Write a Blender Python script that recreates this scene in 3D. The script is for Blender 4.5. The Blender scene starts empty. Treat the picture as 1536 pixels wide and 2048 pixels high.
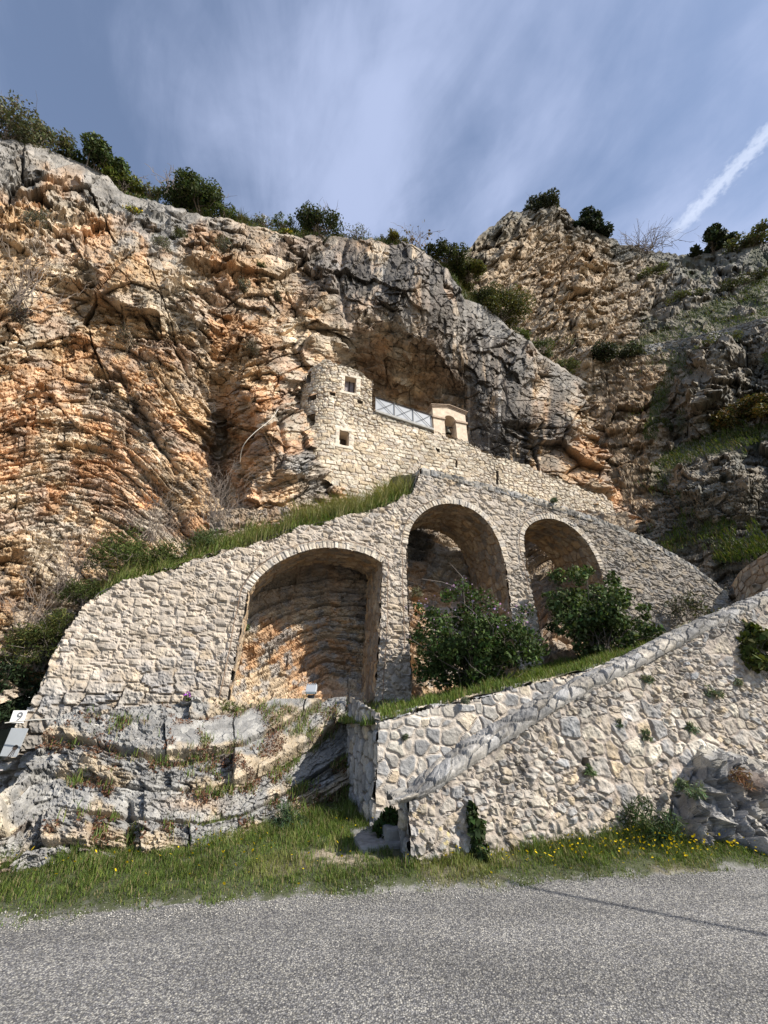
import bpy, math, random
import numpy as np
C = bpy.context.scene.collection
rng = np.random.default_rng(7)
f32 = np.float32

# ------------------------------------------------------------------ camera model
CAMZ, FPX, TH = 1.6, 770.0, math.radians(25.8)
CT, ST = math.cos(TH), math.sin(TH)
def ray(u, v):
    u = np.asarray(u, float); v = np.asarray(v, float)
    x = (u - 768) / FPX; q = (1024 - v) / FPX
    return x + 0*q, CT - ST*q + 0*x, ST + CT*q + 0*x
# hill frame: a runs along the walls, b points into the hill
A = (0.956, 0.2934); B = (-0.2934, 0.956)
def W(s, d, z):
    s, d, z = np.broadcast_arrays(np.asarray(s, float), np.asarray(d, float), np.asarray(z, float))
    return np.stack([s*A[0] + d*B[0], s*A[1] + d*B[1], z], -1)
def kd(u, v, d):
    x, y, z = ray(u, v); return d / (B[0]*x + B[1]*y)
def PD(u, v, d):
    x, y, z = ray(u, v); k = d / (B[0]*x + B[1]*y)
    return np.stack([k*x, k*y, CAMZ + k*z], -1)
def PY(u, v, Y):
    x, y, z = ray(u, v); k = Y / y
    return np.stack([k*x, k*y, CAMZ + k*z], -1)
def PZ(u, v, h):
    x, y, z = ray(u, v); k = (h - CAMZ) / z
    return np.stack([k*x, k*y, CAMZ + k*z], -1)
def SZ(u, v, d):
    p = PD(u, v, d); return p[..., 0]*A[0] + p[..., 1]*A[1], p[..., 2]
def szpoly(pts, d):
    p = np.array(pts, float); s, z = SZ(p[:, 0], p[:, 1], d); return np.stack([s, z], -1)

# ------------------------------------------------------------------ noise
def hsh(ix, iy, seed=0):
    h = (ix.astype(np.int64)*374761393 + iy.astype(np.int64)*668265263 + seed*2147001325) & 0xFFFFFFFF
    h = ((h ^ (h >> 13))*1274126177) & 0xFFFFFFFF
    h = ((h ^ (h >> 16))*2246822519) & 0xFFFFFFFF
    h = h ^ (h >> 13)
    return (h & 0xFFFFFF).astype(f32) / f32(0xFFFFFF)
def vnoise(x, y, seed=0):
    x = np.asarray(x, float); y = np.asarray(y, float); x, y = np.broadcast_arrays(x, y)
    ix = np.floor(x); iy = np.floor(y); fx = (x-ix).astype(f32); fy = (y-iy).astype(f32)
    ix = ix.astype(np.int64); iy = iy.astype(np.int64)
    fx = fx*fx*fx*(fx*(fx*6-15)+10); fy = fy*fy*fy*(fy*(fy*6-15)+10)
    a = hsh(ix, iy, seed); b = hsh(ix+1, iy, seed); c = hsh(ix, iy+1, seed); d = hsh(ix+1, iy+1, seed)
    return (a + (b-a)*fx)*(1-fy) + (c + (d-c)*fx)*fy - f32(.5)
def fbm(x, y, octv=4, seed=0, gain=.5):
    t = 0; amp = 1.0
    for o in range(octv):
        t = t + amp*vnoise(x*2**o + 13.7*o, y*2**o - 7.3*o, seed+o*17); amp *= gain
    return t*1.3
def voro(x, y, jit=.9, seed=0, p=2.0, wt=0.0):
    """nearest two cells: F1, F2, cell ids, offset to the nearest centre"""
    x, y = np.broadcast_arrays(np.asarray(x, float), np.asarray(y, float))
    ix = np.floor(x).astype(np.int64); iy = np.floor(y).astype(np.int64)
    F1 = np.full(x.shape, 9., f32); F2 = F1.copy()
    I = np.zeros(x.shape, np.int64); J = I.copy(); DX = np.zeros(x.shape, f32); DY = DX.copy()
    for j in (-1, 0, 1):
        for i in (-1, 0, 1):
            cx = ix+i; cy = iy+j
            px = cx + .5 + jit*(hsh(cx, cy, seed)-.5); py = cy + .5 + jit*(hsh(cx, cy, seed+1)-.5)
            dx = (x-px).astype(f32); dy = (y-py).astype(f32)
            if p == 2: D = np.sqrt(dx*dx+dy*dy)
            else: D = (np.abs(dx)**p+np.abs(dy)**p)**(1/p)
            if wt: D = D - wt*hsh(cx, cy, seed+2)
            n = D < F1
            F2 = np.where(n, F1, np.minimum(F2, D)); F1 = np.where(n, D, F1)
            I = np.where(n, cx, I); J = np.where(n, cy, J); DX = np.where(n, dx, DX); DY = np.where(n, dy, DY)
    return F1, F2, I, J, DX, DY
def facet(x, y, seed=0, tilt=1.0, jit=.9, wt=.4):
    F1, F2, I, J, dx, dy = voro(x, y, jit, seed, 2.0, wt)
    return (hsh(I, J, seed+5)-.5) + tilt*((hsh(I, J, seed+6)-.5)*2*dx + (hsh(I, J, seed+7)-.5)*2*dy), F2-F1, I, J
def sstep(x, a, b):
    t = np.clip((np.asarray(x, float)-a)/(b-a), 0, 1); return t*t*(3-2*t)
def tps(pts, vals):
    pts = np.array(pts, float)/500; vals = np.array(vals, float); n = len(pts)
    r2 = ((pts[:, None]-pts[None])**2).sum(-1); K = .5*r2*np.log(r2+1e-9)
    K = K + np.eye(n)*2e-3
    Pm = np.c_[np.ones(n), pts]; M = np.zeros((n+3, n+3)); M[:n, :n] = K; M[:n, n:] = Pm; M[n:, :n] = Pm.T
    w = np.linalg.solve(M, np.r_[vals, 0, 0, 0])
    def ev(u, v):
        u = np.asarray(u, float)/500; v = np.asarray(v, float)/500
        t = w[n] + w[n+1]*u + w[n+2]*v
        for i in range(n):
            r2 = (u-pts[i, 0])**2 + (v-pts[i, 1])**2
            t = t + w[i]*.5*r2*np.log(r2+1e-9)
        return t
    return ev
def inpoly(x, y, poly):
    c = np.zeros(np.shape(x), bool); n = len(poly)
    for i in range(n):
        x1, y1 = poly[i]; x2, y2 = poly[(i+1) % n]
        if y1 == y2: continue
        c ^= ((y1 > y) != (y2 > y)) & (x < (x2-x1)*(y-y1)/(y2-y1)+x1)
    return c
def blob(u, v, cu, cv, ru, rv, rot=0):
    r = math.radians(rot); dx = u-cu; dy = v-cv
    x = dx*math.cos(r)+dy*math.sin(r); y = -dx*math.sin(r)+dy*math.cos(r)
    return np.exp(-((x/ru)**2+(y/rv)**2))
def chaikin(p, n=2, keep=True):
    p = np.array(p, float)
    for _ in range(n):
        q = np.empty((2*len(p)-2, p.shape[1])); q[0::2] = .75*p[:-1]+.25*p[1:]; q[1::2] = .25*p[:-1]+.75*p[1:]
        p = np.vstack([p[:1], q, p[-1:]])
    return p
def resample(p, step):
    p = np.array(p, float); L = np.r_[0, np.cumsum(np.linalg.norm(np.diff(p, axis=0), axis=1))]
    n = max(3, int(L[-1]/step)+1); t = np.linspace(0, L[-1], n)
    return np.stack([np.interp(t, L, p[:, i]) for i in range(p.shape[1])], -1), t

# ------------------------------------------------------------------ mesh output
def tag(o, label=None, cat=None, group=None, kind=None):
    if label: o['label'] = label
    if cat: o['category'] = cat
    if group: o['group'] = group
    if kind: o['kind'] = kind
    return o
def raw_mesh(name, verts, faces, mat, parent=None, col=None, smooth=False):
    """faces: (n,3) or (n,4) array"""
    verts = np.ascontiguousarray(verts, f32).reshape(-1, 3); faces = np.ascontiguousarray(faces, np.int32)
    me = bpy.data.meshes.new(name); nf, k = faces.shape
    me.vertices.add(len(verts)); me.vertices.foreach_set('co', verts.ravel())
    me.loops.add(nf*k); me.loops.foreach_set('vertex_index', faces.ravel())
    me.polygons.add(nf); me.polygons.foreach_set('loop_start', np.arange(0, nf*k, k, dtype=np.int32))
    me.polygons.foreach_set('use_smooth', np.full(nf, smooth, bool))
    me.update(calc_edges=True)
    if col is not None:
        at = me.color_attributes.new('Col', 'FLOAT_COLOR', 'POINT')
        c4 = np.ones((len(verts), 4), f32); c4[:, :3] = np.clip(np.asarray(col, f32).reshape(-1, 3), 0, 1)
        at.data.foreach_set('color', c4.ravel())
    if mat: me.materials.append(mat)
    o = bpy.data.objects.new(name, me); C.objects.link(o)
    if parent: o.parent = parent
    return o
def grid(name, P, mat, parent=None, col=None, mask=None, smooth=True, flip=False):
    nv, nu = P.shape[:2]; idx = np.arange(nv*nu).reshape(nv, nu)
    fs = np.stack([idx[:-1, :-1], idx[:-1, 1:], idx[1:, 1:], idx[1:, :-1]], -1)
    if flip: fs = fs[..., ::-1]
    if mask is not None:
        m = mask[:-1, :-1] & mask[:-1, 1:] & mask[1:, 1:] & mask[1:, :-1]; fs = fs[m]
    fs = fs.reshape(-1, 4)
    used, inv = np.unique(fs, return_inverse=True)
    V = P.reshape(-1, 3)[used]; c = None if col is None else np.asarray(col).reshape(-1, 3)[used]
    return raw_mesh(name, V, inv.reshape(-1, 4), mat, parent, c, smooth)
def gnormals(P):
    du = np.gradient(P, axis=1); dv = np.gradient(P, axis=0); n = np.cross(du, dv)
    return n/np.maximum(np.linalg.norm(n, axis=-1, keepdims=True), 1e-9)
def face_cam(P, N):
    s = np.sign(((np.array([0, 0, CAMZ])-P)*N).sum(-1, keepdims=True)); return N*np.where(s == 0, 1, s)
def empty(name, loc=(0, 0, 0), rz=0):
    o = bpy.data.objects.new(name, None); C.objects.link(o); o.location = loc; o.rotation_euler = (0, 0, rz); return o
class MB:
    def __init__(s): s.v = []; s.f = []; s.n = 0
    def add(s, v, f): s.v.append(np.asarray(v, float)); s.f.append(np.asarray(f)+s.n); s.n += len(v)
    def hexa(s, p8): s.add(p8, [[0,3,2,1],[4,5,6,7],[0,1,5,4],[1,2,6,5],[2,3,7,6],[3,0,4,7]])
    def box(s, s0, s1, d0, d1, z0, z1):   # box in the hill frame
        s.hexa(np.vstack([W([s0,s1,s1,s0], [d0,d0,d1,d1], z0), W([s0,s1,s1,s0], [d0,d0,d1,d1], z1)]))
    def tube(s, pts, r, n=5):
        pts = np.asarray(pts, float); m = len(pts); r = np.broadcast_to(np.asarray(r, float), (m,))
        T = np.gradient(pts, axis=0); T /= np.maximum(np.linalg.norm(T, axis=1, keepdims=True), 1e-9)
        ref = np.where(np.abs(T[:, 2:3]) > .9, [[1., 0, 0]], [[0, 0, 1.]])
        U = np.cross(T, ref); U /= np.maximum(np.linalg.norm(U, axis=1, keepdims=True), 1e-9); V = np.cross(T, U)
        a = np.arange(n)*2*math.pi/n
        ring = pts[:, None] + r[:, None, None]*(np.cos(a)[None, :, None]*U[:, None] + np.sin(a)[None, :, None]*V[:, None])
        i = np.arange(m*n).reshape(m, n); j = np.roll(i, -1, 1)
        s.add(ring.reshape(-1, 3), np.stack([i[:-1], j[:-1], j[1:], i[1:]], -1).reshape(-1, 4))
    def build(s, name, mat, parent=None, bevel=0, smooth=False, col=None):
        o = raw_mesh(name, np.vstack(s.v), np.vstack(s.f), mat, parent, col, smooth)
        if bevel:
            b = o.modifiers.new('bevel', 'BEVEL'); b.width = bevel; b.segments = 2; b.limit_method = 'ANGLE'
        return o

# ------------------------------------------------------------------ materials
def mat_new(name):
    m = bpy.data.materials.new(name); m.use_nodes = True; nt = m.node_tree
    return m, nt, nt.nodes['Principled BSDF'], nt.nodes, nt.links
def nd(nodes, t, **kw):
    n = nodes.new(t)
    for k, v in kw.items():
        if k in n.inputs: n.inputs[k].default_value = v
        else: setattr(n, k, v)
    return n
def rgb(c): return (*c, 1)
def mixc(nodes, links, fac, a, b, mode='MIX'):
    m = nodes.new('ShaderNodeMix'); m.data_type = 'RGBA'; m.blend_type = mode
    for sock, val in ((0, fac), (6, a), (7, b)):
        if hasattr(val, 'links'): links.new(val, m.inputs[sock])
        else: m.inputs[sock].default_value = val if sock == 0 else (rgb(val) if len(val) == 3 else val)
    return m.outputs[2]
def ramp(nodes, links, src, stops):
    r = nodes.new('ShaderNodeValToRGB'); el = r.color_ramp.elements
    while len(el) < len(stops): el.new(.5)
    for e, (p, c) in zip(el, stops):
        e.position = p; e.color = rgb(c) if hasattr(c, '__len__') else (c, c, c, 1)
    links.new(src, r.inputs[0]); return r.outputs[0]
def rock_mat(name, sc=1.0, spots=(.30, .29, .27), spot_amt=.35, bump=.5, dist=.03, var=.45):
    m, nt, bs, N, L = mat_new(name)
    at = nd(N, 'ShaderNodeAttribute', attribute_name='Col')
    tc = nd(N, 'ShaderNodeTexCoord')
    n1 = nd(N, 'ShaderNodeTexNoise', Scale=2.6*sc, Detail=7.0, Roughness=.62); L.new(tc.outputs['Object'], n1.inputs['Vector'])
    n2 = nd(N, 'ShaderNodeTexNoise', Scale=17*sc, Detail=6.0, Roughness=.7); L.new(tc.outputs['Object'], n2.inputs['Vector'])
    n3 = nd(N, 'ShaderNodeTexNoise', Scale=.9*sc, Detail=5.0, Roughness=.65); L.new(tc.outputs['Object'], n3.inputs['Vector'])
    f1 = ramp(N, L, n2.outputs[0], [(.3, 1-var), (.7, 1+0.0)])
    c = mixc(N, L, 1.0, at.outputs['Color'], f1, 'MULTIPLY')
    f2 = ramp(N, L, n1.outputs[0], [(.42, 0.0), (.66, 1.0)])
    ml = nd(N, 'ShaderNodeMath', operation='MULTIPLY'); L.new(f2, ml.inputs[0]); ml.inputs[1].default_value = spot_amt
    c = mixc(N, L, ml.outputs[0], c, spots)
    hs = nd(N, 'ShaderNodeHueSaturation'); L.new(c, hs.inputs['Color'])
    v3 = nd(N, 'ShaderNodeMapRange'); L.new(n3.outputs[0], v3.inputs[0]); v3.inputs[1].default_value = .3; v3.inputs[2].default_value = .7
    v3.inputs[3].default_value = .85; v3.inputs[4].default_value = 1.3; L.new(v3.outputs[0], hs.inputs['Value'])
    L.new(hs.outputs[0], bs.inputs['Base Color'])
    bs.inputs['Roughness'].default_value = .92
    bs.inputs['Specular IOR Level'].default_value = .2
    ad = nd(N, 'ShaderNodeMath', operation='ADD'); L.new(n1.outputs[0], ad.inputs[0]); L.new(n2.outputs[0], ad.inputs[1])
    bp = nd(N, 'ShaderNodeBump', Strength=bump, Distance=dist); L.new(ad.outputs[0], bp.inputs['Height']); L.new(bp.outputs[0], bs.inputs['Normal'])
    return m
def leaf_mat(name, trans=.25, rough=.65, var=.35):
    m, nt, bs, N, L = mat_new(name)
    at = nd(N, 'ShaderNodeAttribute', attribute_name='Col')
    bs.inputs['Roughness'].default_value = rough; bs.inputs['Specular IOR Level'].default_value = .12
    L.new(at.outputs['Color'], bs.inputs['Base Color'])
    tr = nd(N, 'ShaderNodeBsdfTranslucent')
    c = mixc(N, L, 1.0, at.outputs['Color'], (1.0, 1.0, .45), 'MULTIPLY'); L.new(c, tr.inputs[0])
    mx = nd(N, 'ShaderNodeMixShader'); mx.inputs[0].default_value = trans
    L.new(bs.outputs[0], mx.inputs[1]); L.new(tr.outputs[0], mx.inputs[2]); L.new(mx.outputs[0], nt.nodes['Material Output'].inputs[0])
    return m
def plain_mat(name, c, rough=.7, metal=0, noise=.15, scale=20):
    m, nt, bs, N, L = mat_new(name)
    tc = nd(N, 'ShaderNodeTexCoord'); n1 = nd(N, 'ShaderNodeTexNoise', Scale=float(scale), Detail=5.0); L.new(tc.outputs['Object'], n1.inputs['Vector'])
    r = ramp(N, L, n1.outputs[0], [(.3, tuple(x*(1-noise) for x in c)), (.7, tuple(min(1, x*(1+noise)) for x in c))])
    L.new(r, bs.inputs['Base Color']); bs.inputs['Roughness'].default_value = rough; bs.inputs['Metallic'].default_value = metal
    return m
M_CLIFF = rock_mat('limestone_cliff', 1.0, (.36, .33, .29), .25, .6, .05)
M_HILL = rock_mat('weathered_hillside', .7, (.22, .21, .18), .35, .6, .08)
M_ROCK = rock_mat('grey_limestone', 3.0, (.40, .38, .35), .25, .5, .02)
M_WALL = rock_mat('rubble_masonry', 3.0, (.36, .33, .30), .22, .5, .015, .4)
M_LEAF = leaf_mat('leaves'); M_GRASS = leaf_mat('grass_blades', .3, .55)
M_BARK = plain_mat('grey_bark', (.12, .10, .085), .9)
M_TWIG = plain_mat('dry_twigs', (.20, .16, .13), .9)
M_PLASTER = plain_mat('worn_plaster', (.56,.455,.345), .9, 0, .22, 6)
M_DRESSED = plain_mat('dressed_stone', (.60,.53,.43), .9, 0, .16, 9)
M_DRESSED_GREY = plain_mat('slab_stone', (.33,.32,.30), .9, 0, .2, 9)
M_DARKSTONE = plain_mat('recess_stone', (.16,.13,.10), .95, 0, .3, 8)
M_SHUTTER = plain_mat('grey_shutter', (.20,.175,.18), .7, 0, .2, 14)
M_DARKWOOD = plain_mat('dark_wood', (.045,.032,.025), .8, 0, .3, 12)
M_TILE = plain_mat('terracotta_courses', (.38,.285,.21), .9, 0, .25, 12)
M_IRON = plain_mat('dark_iron', (.04,.04,.042), .55, .3, .1, 20)
M_PANEL = plain_mat('pale_panel', (.33,.345,.37), .6, 0, .05, 3)
M_BRONZE = plain_mat('old_bronze', (.07,.065,.05), .5, .6, .2, 10)
M_STEP = plain_mat('worn_step_stone', (.19,.185,.175), .92, 0, .35, 14)  # tone lowered to stand in for the shade between the stair walls
M_ROCKPLAIN = plain_mat('grey_blocks', (.33,.325,.315), .92, 0, .25, 9)
def soil_mat():
    m, nt, bs, N, L = mat_new('soil'); at = nd(N, 'ShaderNodeAttribute', attribute_name='Col'); tc = nd(N, 'ShaderNodeTexCoord')
    n1 = nd(N, 'ShaderNodeTexNoise', Scale=60.0, Detail=4.0); L.new(tc.outputs['Object'], n1.inputs['Vector'])
    c = mixc(N, L, 1.0, at.outputs['Color'], ramp(N, L, n1.outputs[0], [(.3, .6), (.7, 1.0)]), 'MULTIPLY'); L.new(c, bs.inputs['Base Color']); bs.inputs['Roughness'].default_value = .95
    bp = nd(N, 'ShaderNodeBump', Strength=.6, Distance=.02); L.new(n1.outputs[0], bp.inputs['Height']); L.new(bp.outputs[0], bs.inputs['Normal']); return m
M_SOIL = soil_mat(); M_SOILPLAIN = plain_mat('bare_soil', (.16,.14,.09), .95, 0, .3, 3)
def road_mat():
    m, nt, bs, N, L = mat_new('chip_seal_asphalt'); tc = nd(N, 'ShaderNodeTexCoord')
    v1 = nd(N, 'ShaderNodeTexVoronoi', Scale=80.0); v1.feature = 'F1'; L.new(tc.outputs['Object'], v1.inputs['Vector'])
    v2 = nd(N, 'ShaderNodeTexVoronoi', Scale=140.0); L.new(tc.outputs['Object'], v2.inputs['Vector'])
    n1 = nd(N, 'ShaderNodeTexNoise', Scale=1.1, Detail=6.0, Roughness=.6); L.new(tc.outputs['Object'], n1.inputs['Vector'])
    n2 = nd(N, 'ShaderNodeTexNoise', Scale=260.0, Detail=2.0); L.new(tc.outputs['Object'], n2.inputs['Vector'])
    sp = nd(N, 'ShaderNodeSeparateColor'); L.new(v1.outputs['Color'], sp.inputs[0]); s2 = nd(N, 'ShaderNodeSeparateColor'); L.new(v2.outputs['Color'], s2.inputs[0])
    c1 = ramp(N, L, sp.outputs[0], [(0, (.055,.055,.062)), (.30, (.105,.105,.118)), (.52, (.215,.214,.218)), (.78, (.36,.345,.31)), (1, (.56,.53,.46))])
    c2 = ramp(N, L, s2.outputs[1], [(0, (.05,.05,.056)), (.4, (.16,.16,.168)), (.75, (.30,.29,.27)), (1, (.50,.48,.43))])
    c = mixc(N, L, .45, c1, c2)
    gap = ramp(N, L, v1.outputs['Distance'], [(.25, 1.0), (.62, .42)]); c = mixc(N, L, 1.0, c, gap, 'MULTIPLY')
    n4 = nd(N, 'ShaderNodeTexNoise', Scale=1.0, Detail=5.0, Roughness=.6); mp4 = nd(N, 'ShaderNodeMapping'); mp4.inputs['Scale'].default_value = (.35, 2.2, 1); mp4.inputs['Rotation'].default_value = (0, 0, -.16); L.new(tc.outputs['Object'], mp4.inputs[0]); L.new(mp4.outputs[0], n4.inputs['Vector'])
    c = mixc(N, L, 1.0, c, ramp(N, L, n4.outputs[0], [(.32, .80), (.68, 1.22)]), 'MULTIPLY')
    pt = ramp(N, L, n1.outputs[0], [(.3, .88), (.7, 1.26)]); c = mixc(N, L, 1.0, c, pt, 'MULTIPLY')
    L.new(c, bs.inputs['Base Color']); bs.inputs['Roughness'].default_value = .8
    iv = nd(N, 'ShaderNodeMath', operation='SUBTRACT'); iv.inputs[0].default_value = 1.0; L.new(v1.outputs['Distance'], iv.inputs[1])
    bp = nd(N, 'ShaderNodeBump', Strength=.7, Distance=.008); L.new(iv.outputs[0], bp.inputs['Height']); L.new(bp.outputs[0], bs.inputs['Normal']); return m
M_ROAD = road_mat()
M_WHITE = plain_mat('white_plaque', (.78,.77,.75), .5, 0, .03, 5); M_GREYINK = plain_mat('grey_ink', (.16,.16,.17), .6, 0, .05, 5)
M_SIGNGREY = plain_mat('grey_panel_metal', (.42,.44,.46), .4, .3, .05, 6); M_GLASSGREY = plain_mat('lamp_glass', (.16,.19,.21), .12, 0, .05, 6)
M_HOSE = plain_mat('pale_hose', (.55,.52,.46), .6, 0, .1, 8); M_LEAD = plain_mat('brown_cable', (.20,.13,.085), .7, 0, .1, 8)
# ------------------------------------------------------------------ the cliff
CL_TOP = np.array([(-420,150),(-200,205),(-80,245),(0,275),(70,292),(150,322),(210,352),(250,388),(350,418),(470,442),(520,457),(600,472),(640,470),
    (700,478),(800,488),(860,510),(900,545),(930,590),(970,610),(1010,655),(1060,690),(1100,722),(1200,785),(1265,830),(1300,880),(1330,960),(1335,1040),(1345,1120),(1360,1200)], float)
cl_pts = [(-300,300,13.4),(-300,700,10.4),(-300,1150,8.9),(-300,1400,8.9),
    (0,280,14.2),(0,420,12.3),(0,640,11.5),(0,850,11.0),(0,1050,10.5),(0,1250,9.5),(100,1400,9.2),
    (150,330,15.2),(150,470,12.9),(150,600,12.7),(150,800,12.0),(150,960,11.6),(150,1150,10.5),
    (250,400,15.2),(250,540,12.4),(270,640,12.7),(300,760,12.4),(280,900,12.0),(300,1020,11.7),(250,1200,10.0),
    (350,430,15.2),(350,520,13.5),(370,660,12.8),(380,820,12.4),(390,950,12.4),(380,1060,11.4),(420,1150,9.7),
    (430,770,13.4),(440,860,14.7),(440,960,14.3),(440,1050,11.6),
    (500,450,15.2),(500,560,13.4),(480,680,12.9),(500,790,12.1),(540,870,11.5),(560,950,11.3),(500,1020,11.2),(600,1010,11.6),(560,800,12.6),
    (600,480,15),(600,600,13.4),(590,690,13.3),(600,760,13.4),(640,900,12.9),(700,1000,12.4),(640,1080,10.6),
    (700,490,14.6),(700,590,13.2),(690,650,13.5),(700,720,15.2),(720,800,16.6),(760,900,17.2),
    (800,500,14.3),(800,600,13.2),(800,650,13.5),(790,690,14.5),(800,760,16.1),(850,820,16.6),(850,700,14.4),(880,600,13.6),
    (900,560,14.6),(920,680,14.0),(920,770,14.9),(920,850,15.7),(950,620,14.8),(980,760,14.3),(980,860,14.4),(1000,680,15.2),
    (1060,720,16),(1060,820,14.7),(1060,920,14.1),(1150,780,16.4),(1150,870,15.0),(1150,950,13.8),(1240,860,16.6),(1250,930,15),(1250,1000,13.6),
    (1300,900,17.5),(1300,1000,15.3),(1330,1100,14),(1360,1200,13),(900,1000,15),(1100,1060,13.4),(800,1100,14)]
cliff_d = tps([p[:2] for p in cl_pts], [p[2] for p in cl_pts])
FOLD_U = [-400,-300,0,60,120,180,220,250,300,350,400,435,450,475,510,560,620,700,900,1000,1150,1300,1400]
FOLD_G = [40,25,8,-4,-10,-4,6,22,60,116,176,208,202,168,108,74,50,40,60,90,130,190,220]
def strata_c(u, v):
    g = np.interp(u, FOLD_U, FOLD_G)
    wt = .30 + .70*sstep(v, 560, 860)
    g = g*wt
    return v - g + 16*fbm(u/170, v/170, 2, 11) + 2.5*fbm(u/45, v/30, 3, 12)
def layered(t, c, T, seed, bl=70., under=.78):
    """bedding: each layer broken in blocks with its own stand-out, undercut at its foot"""
    cw = c/T + .35*vnoise(c/(T*3.1), t*0+.5, seed)
    i = np.floor(cw).astype(np.int64); fr = (cw-i).astype(f32)
    L = bl*(.6 + 1.1*hsh(i, i*0+3, seed+1))
    tj = t/L + 7*hsh(i, i*0+9, seed+2); j = np.floor(tj).astype(np.int64); ft = (tj-j).astype(f32)
    r = hsh(i, j, seed+3); tl = (hsh(i, j, seed+4)-.5)*(ft-.5)*.7
    base = (hsh(i, i*0+1, seed+6)-.5)*.7 + (r-.5)*.8 + tl
    prof = (1-sstep(fr, under, 1.0))*.75 + .25*(1-fr)
    crack = 1 - .5*(1-sstep(np.minimum(ft, 1-ft)*L, 0, 1.6+0*L))
    return (base + .9*prof - .5)*crack, r, i, j
CL_LEDGES = [([(60,450),(140,468),(170,520),(215,562)], 26, 60), ([(180,602),(250,622),(300,642),(345,705)], 38, 95), ([(330,590),(390,640),(440,690)], 28, 60), ([(10,696),(120,682),(205,694)], 20, 50),
    ([(440,690),(520,700),(600,690)], 22, 50), ([(485,1004),(560,1016),(645,962)], 36, 90), ([(545,664),(640,640),(720,690)], 26, 50), ([(400,556),(470,600),(560,622)], 22, 50), ([(0,858),(80,842),(160,852),(240,905)], 20, 46), ([(300,470),(370,500),(430,498),(520,520)], 20, 40),
    ([(470,880),(540,870),(600,900)], 22, 50), ([(0,560),(60,540),(130,560)], 18, 60), ([(620,560),(690,540),(770,570),(860,640)], 20, 60), ([(930,700),(1000,720),(1060,790)], 16, 60), ([(1050,930),(1150,960),(1240,990)], 18, 40), ([(800,660),(870,700),(930,790)], 22, 60)]
CL_CRACKS = [([(190,745),(245,762),(300,860),(352,945)], 40, 9), ([(432,770),(446,850),(436,925),(452,1000)], 46, 16), ([(330,640),(372,740),(420,800)], 26, 6), ([(150,420),(166,480),(172,530)], 9, 4), ([(560,830),(572,900),(552,960)], 26, 6), ([(492,800),(502,870),(478,930)], 30, 8), ([(690,470),(676,560),(700,640)], 18, 6), ([(250,900),(330,1000),(372,1060)], 22, 5), ([(1215,850),(1292,895)], 26, 7)]
def ledges(u, v):
    D = np.zeros(u.shape)
    for pts, amp, h in CL_LEDGES:
        p = np.array(pts, float); lv = np.interp(u, p[:, 0], p[:, 1]) + 9*fbm(u/26, u*0+p[0, 1], 3, 70) + 4*(hsh(np.floor(u/17).astype(np.int64), np.zeros(u.shape, np.int64), 71)-.5)
        up = lv - v; ends = sstep(u, p[0, 0]-4, p[0, 0]+30)*(1-sstep(u, p[-1, 0]-30, p[-1, 0]+4))
        D = D + amp*ends*np.where(up > 0, np.clip(1-up/h, 0, 1)**1.4, -.30*np.exp(up/14.))*(.75+.5*vnoise(u/22, v/30, 72))
    for pts, amp, w in CL_CRACKS:
        D = D - amp*np.exp(-(near_line(u + 7*fbm(u/24, v/24, 3, 73), v + 5*fbm(u/24, v/24, 3, 74), pts)/w)**2)
    return D
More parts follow.
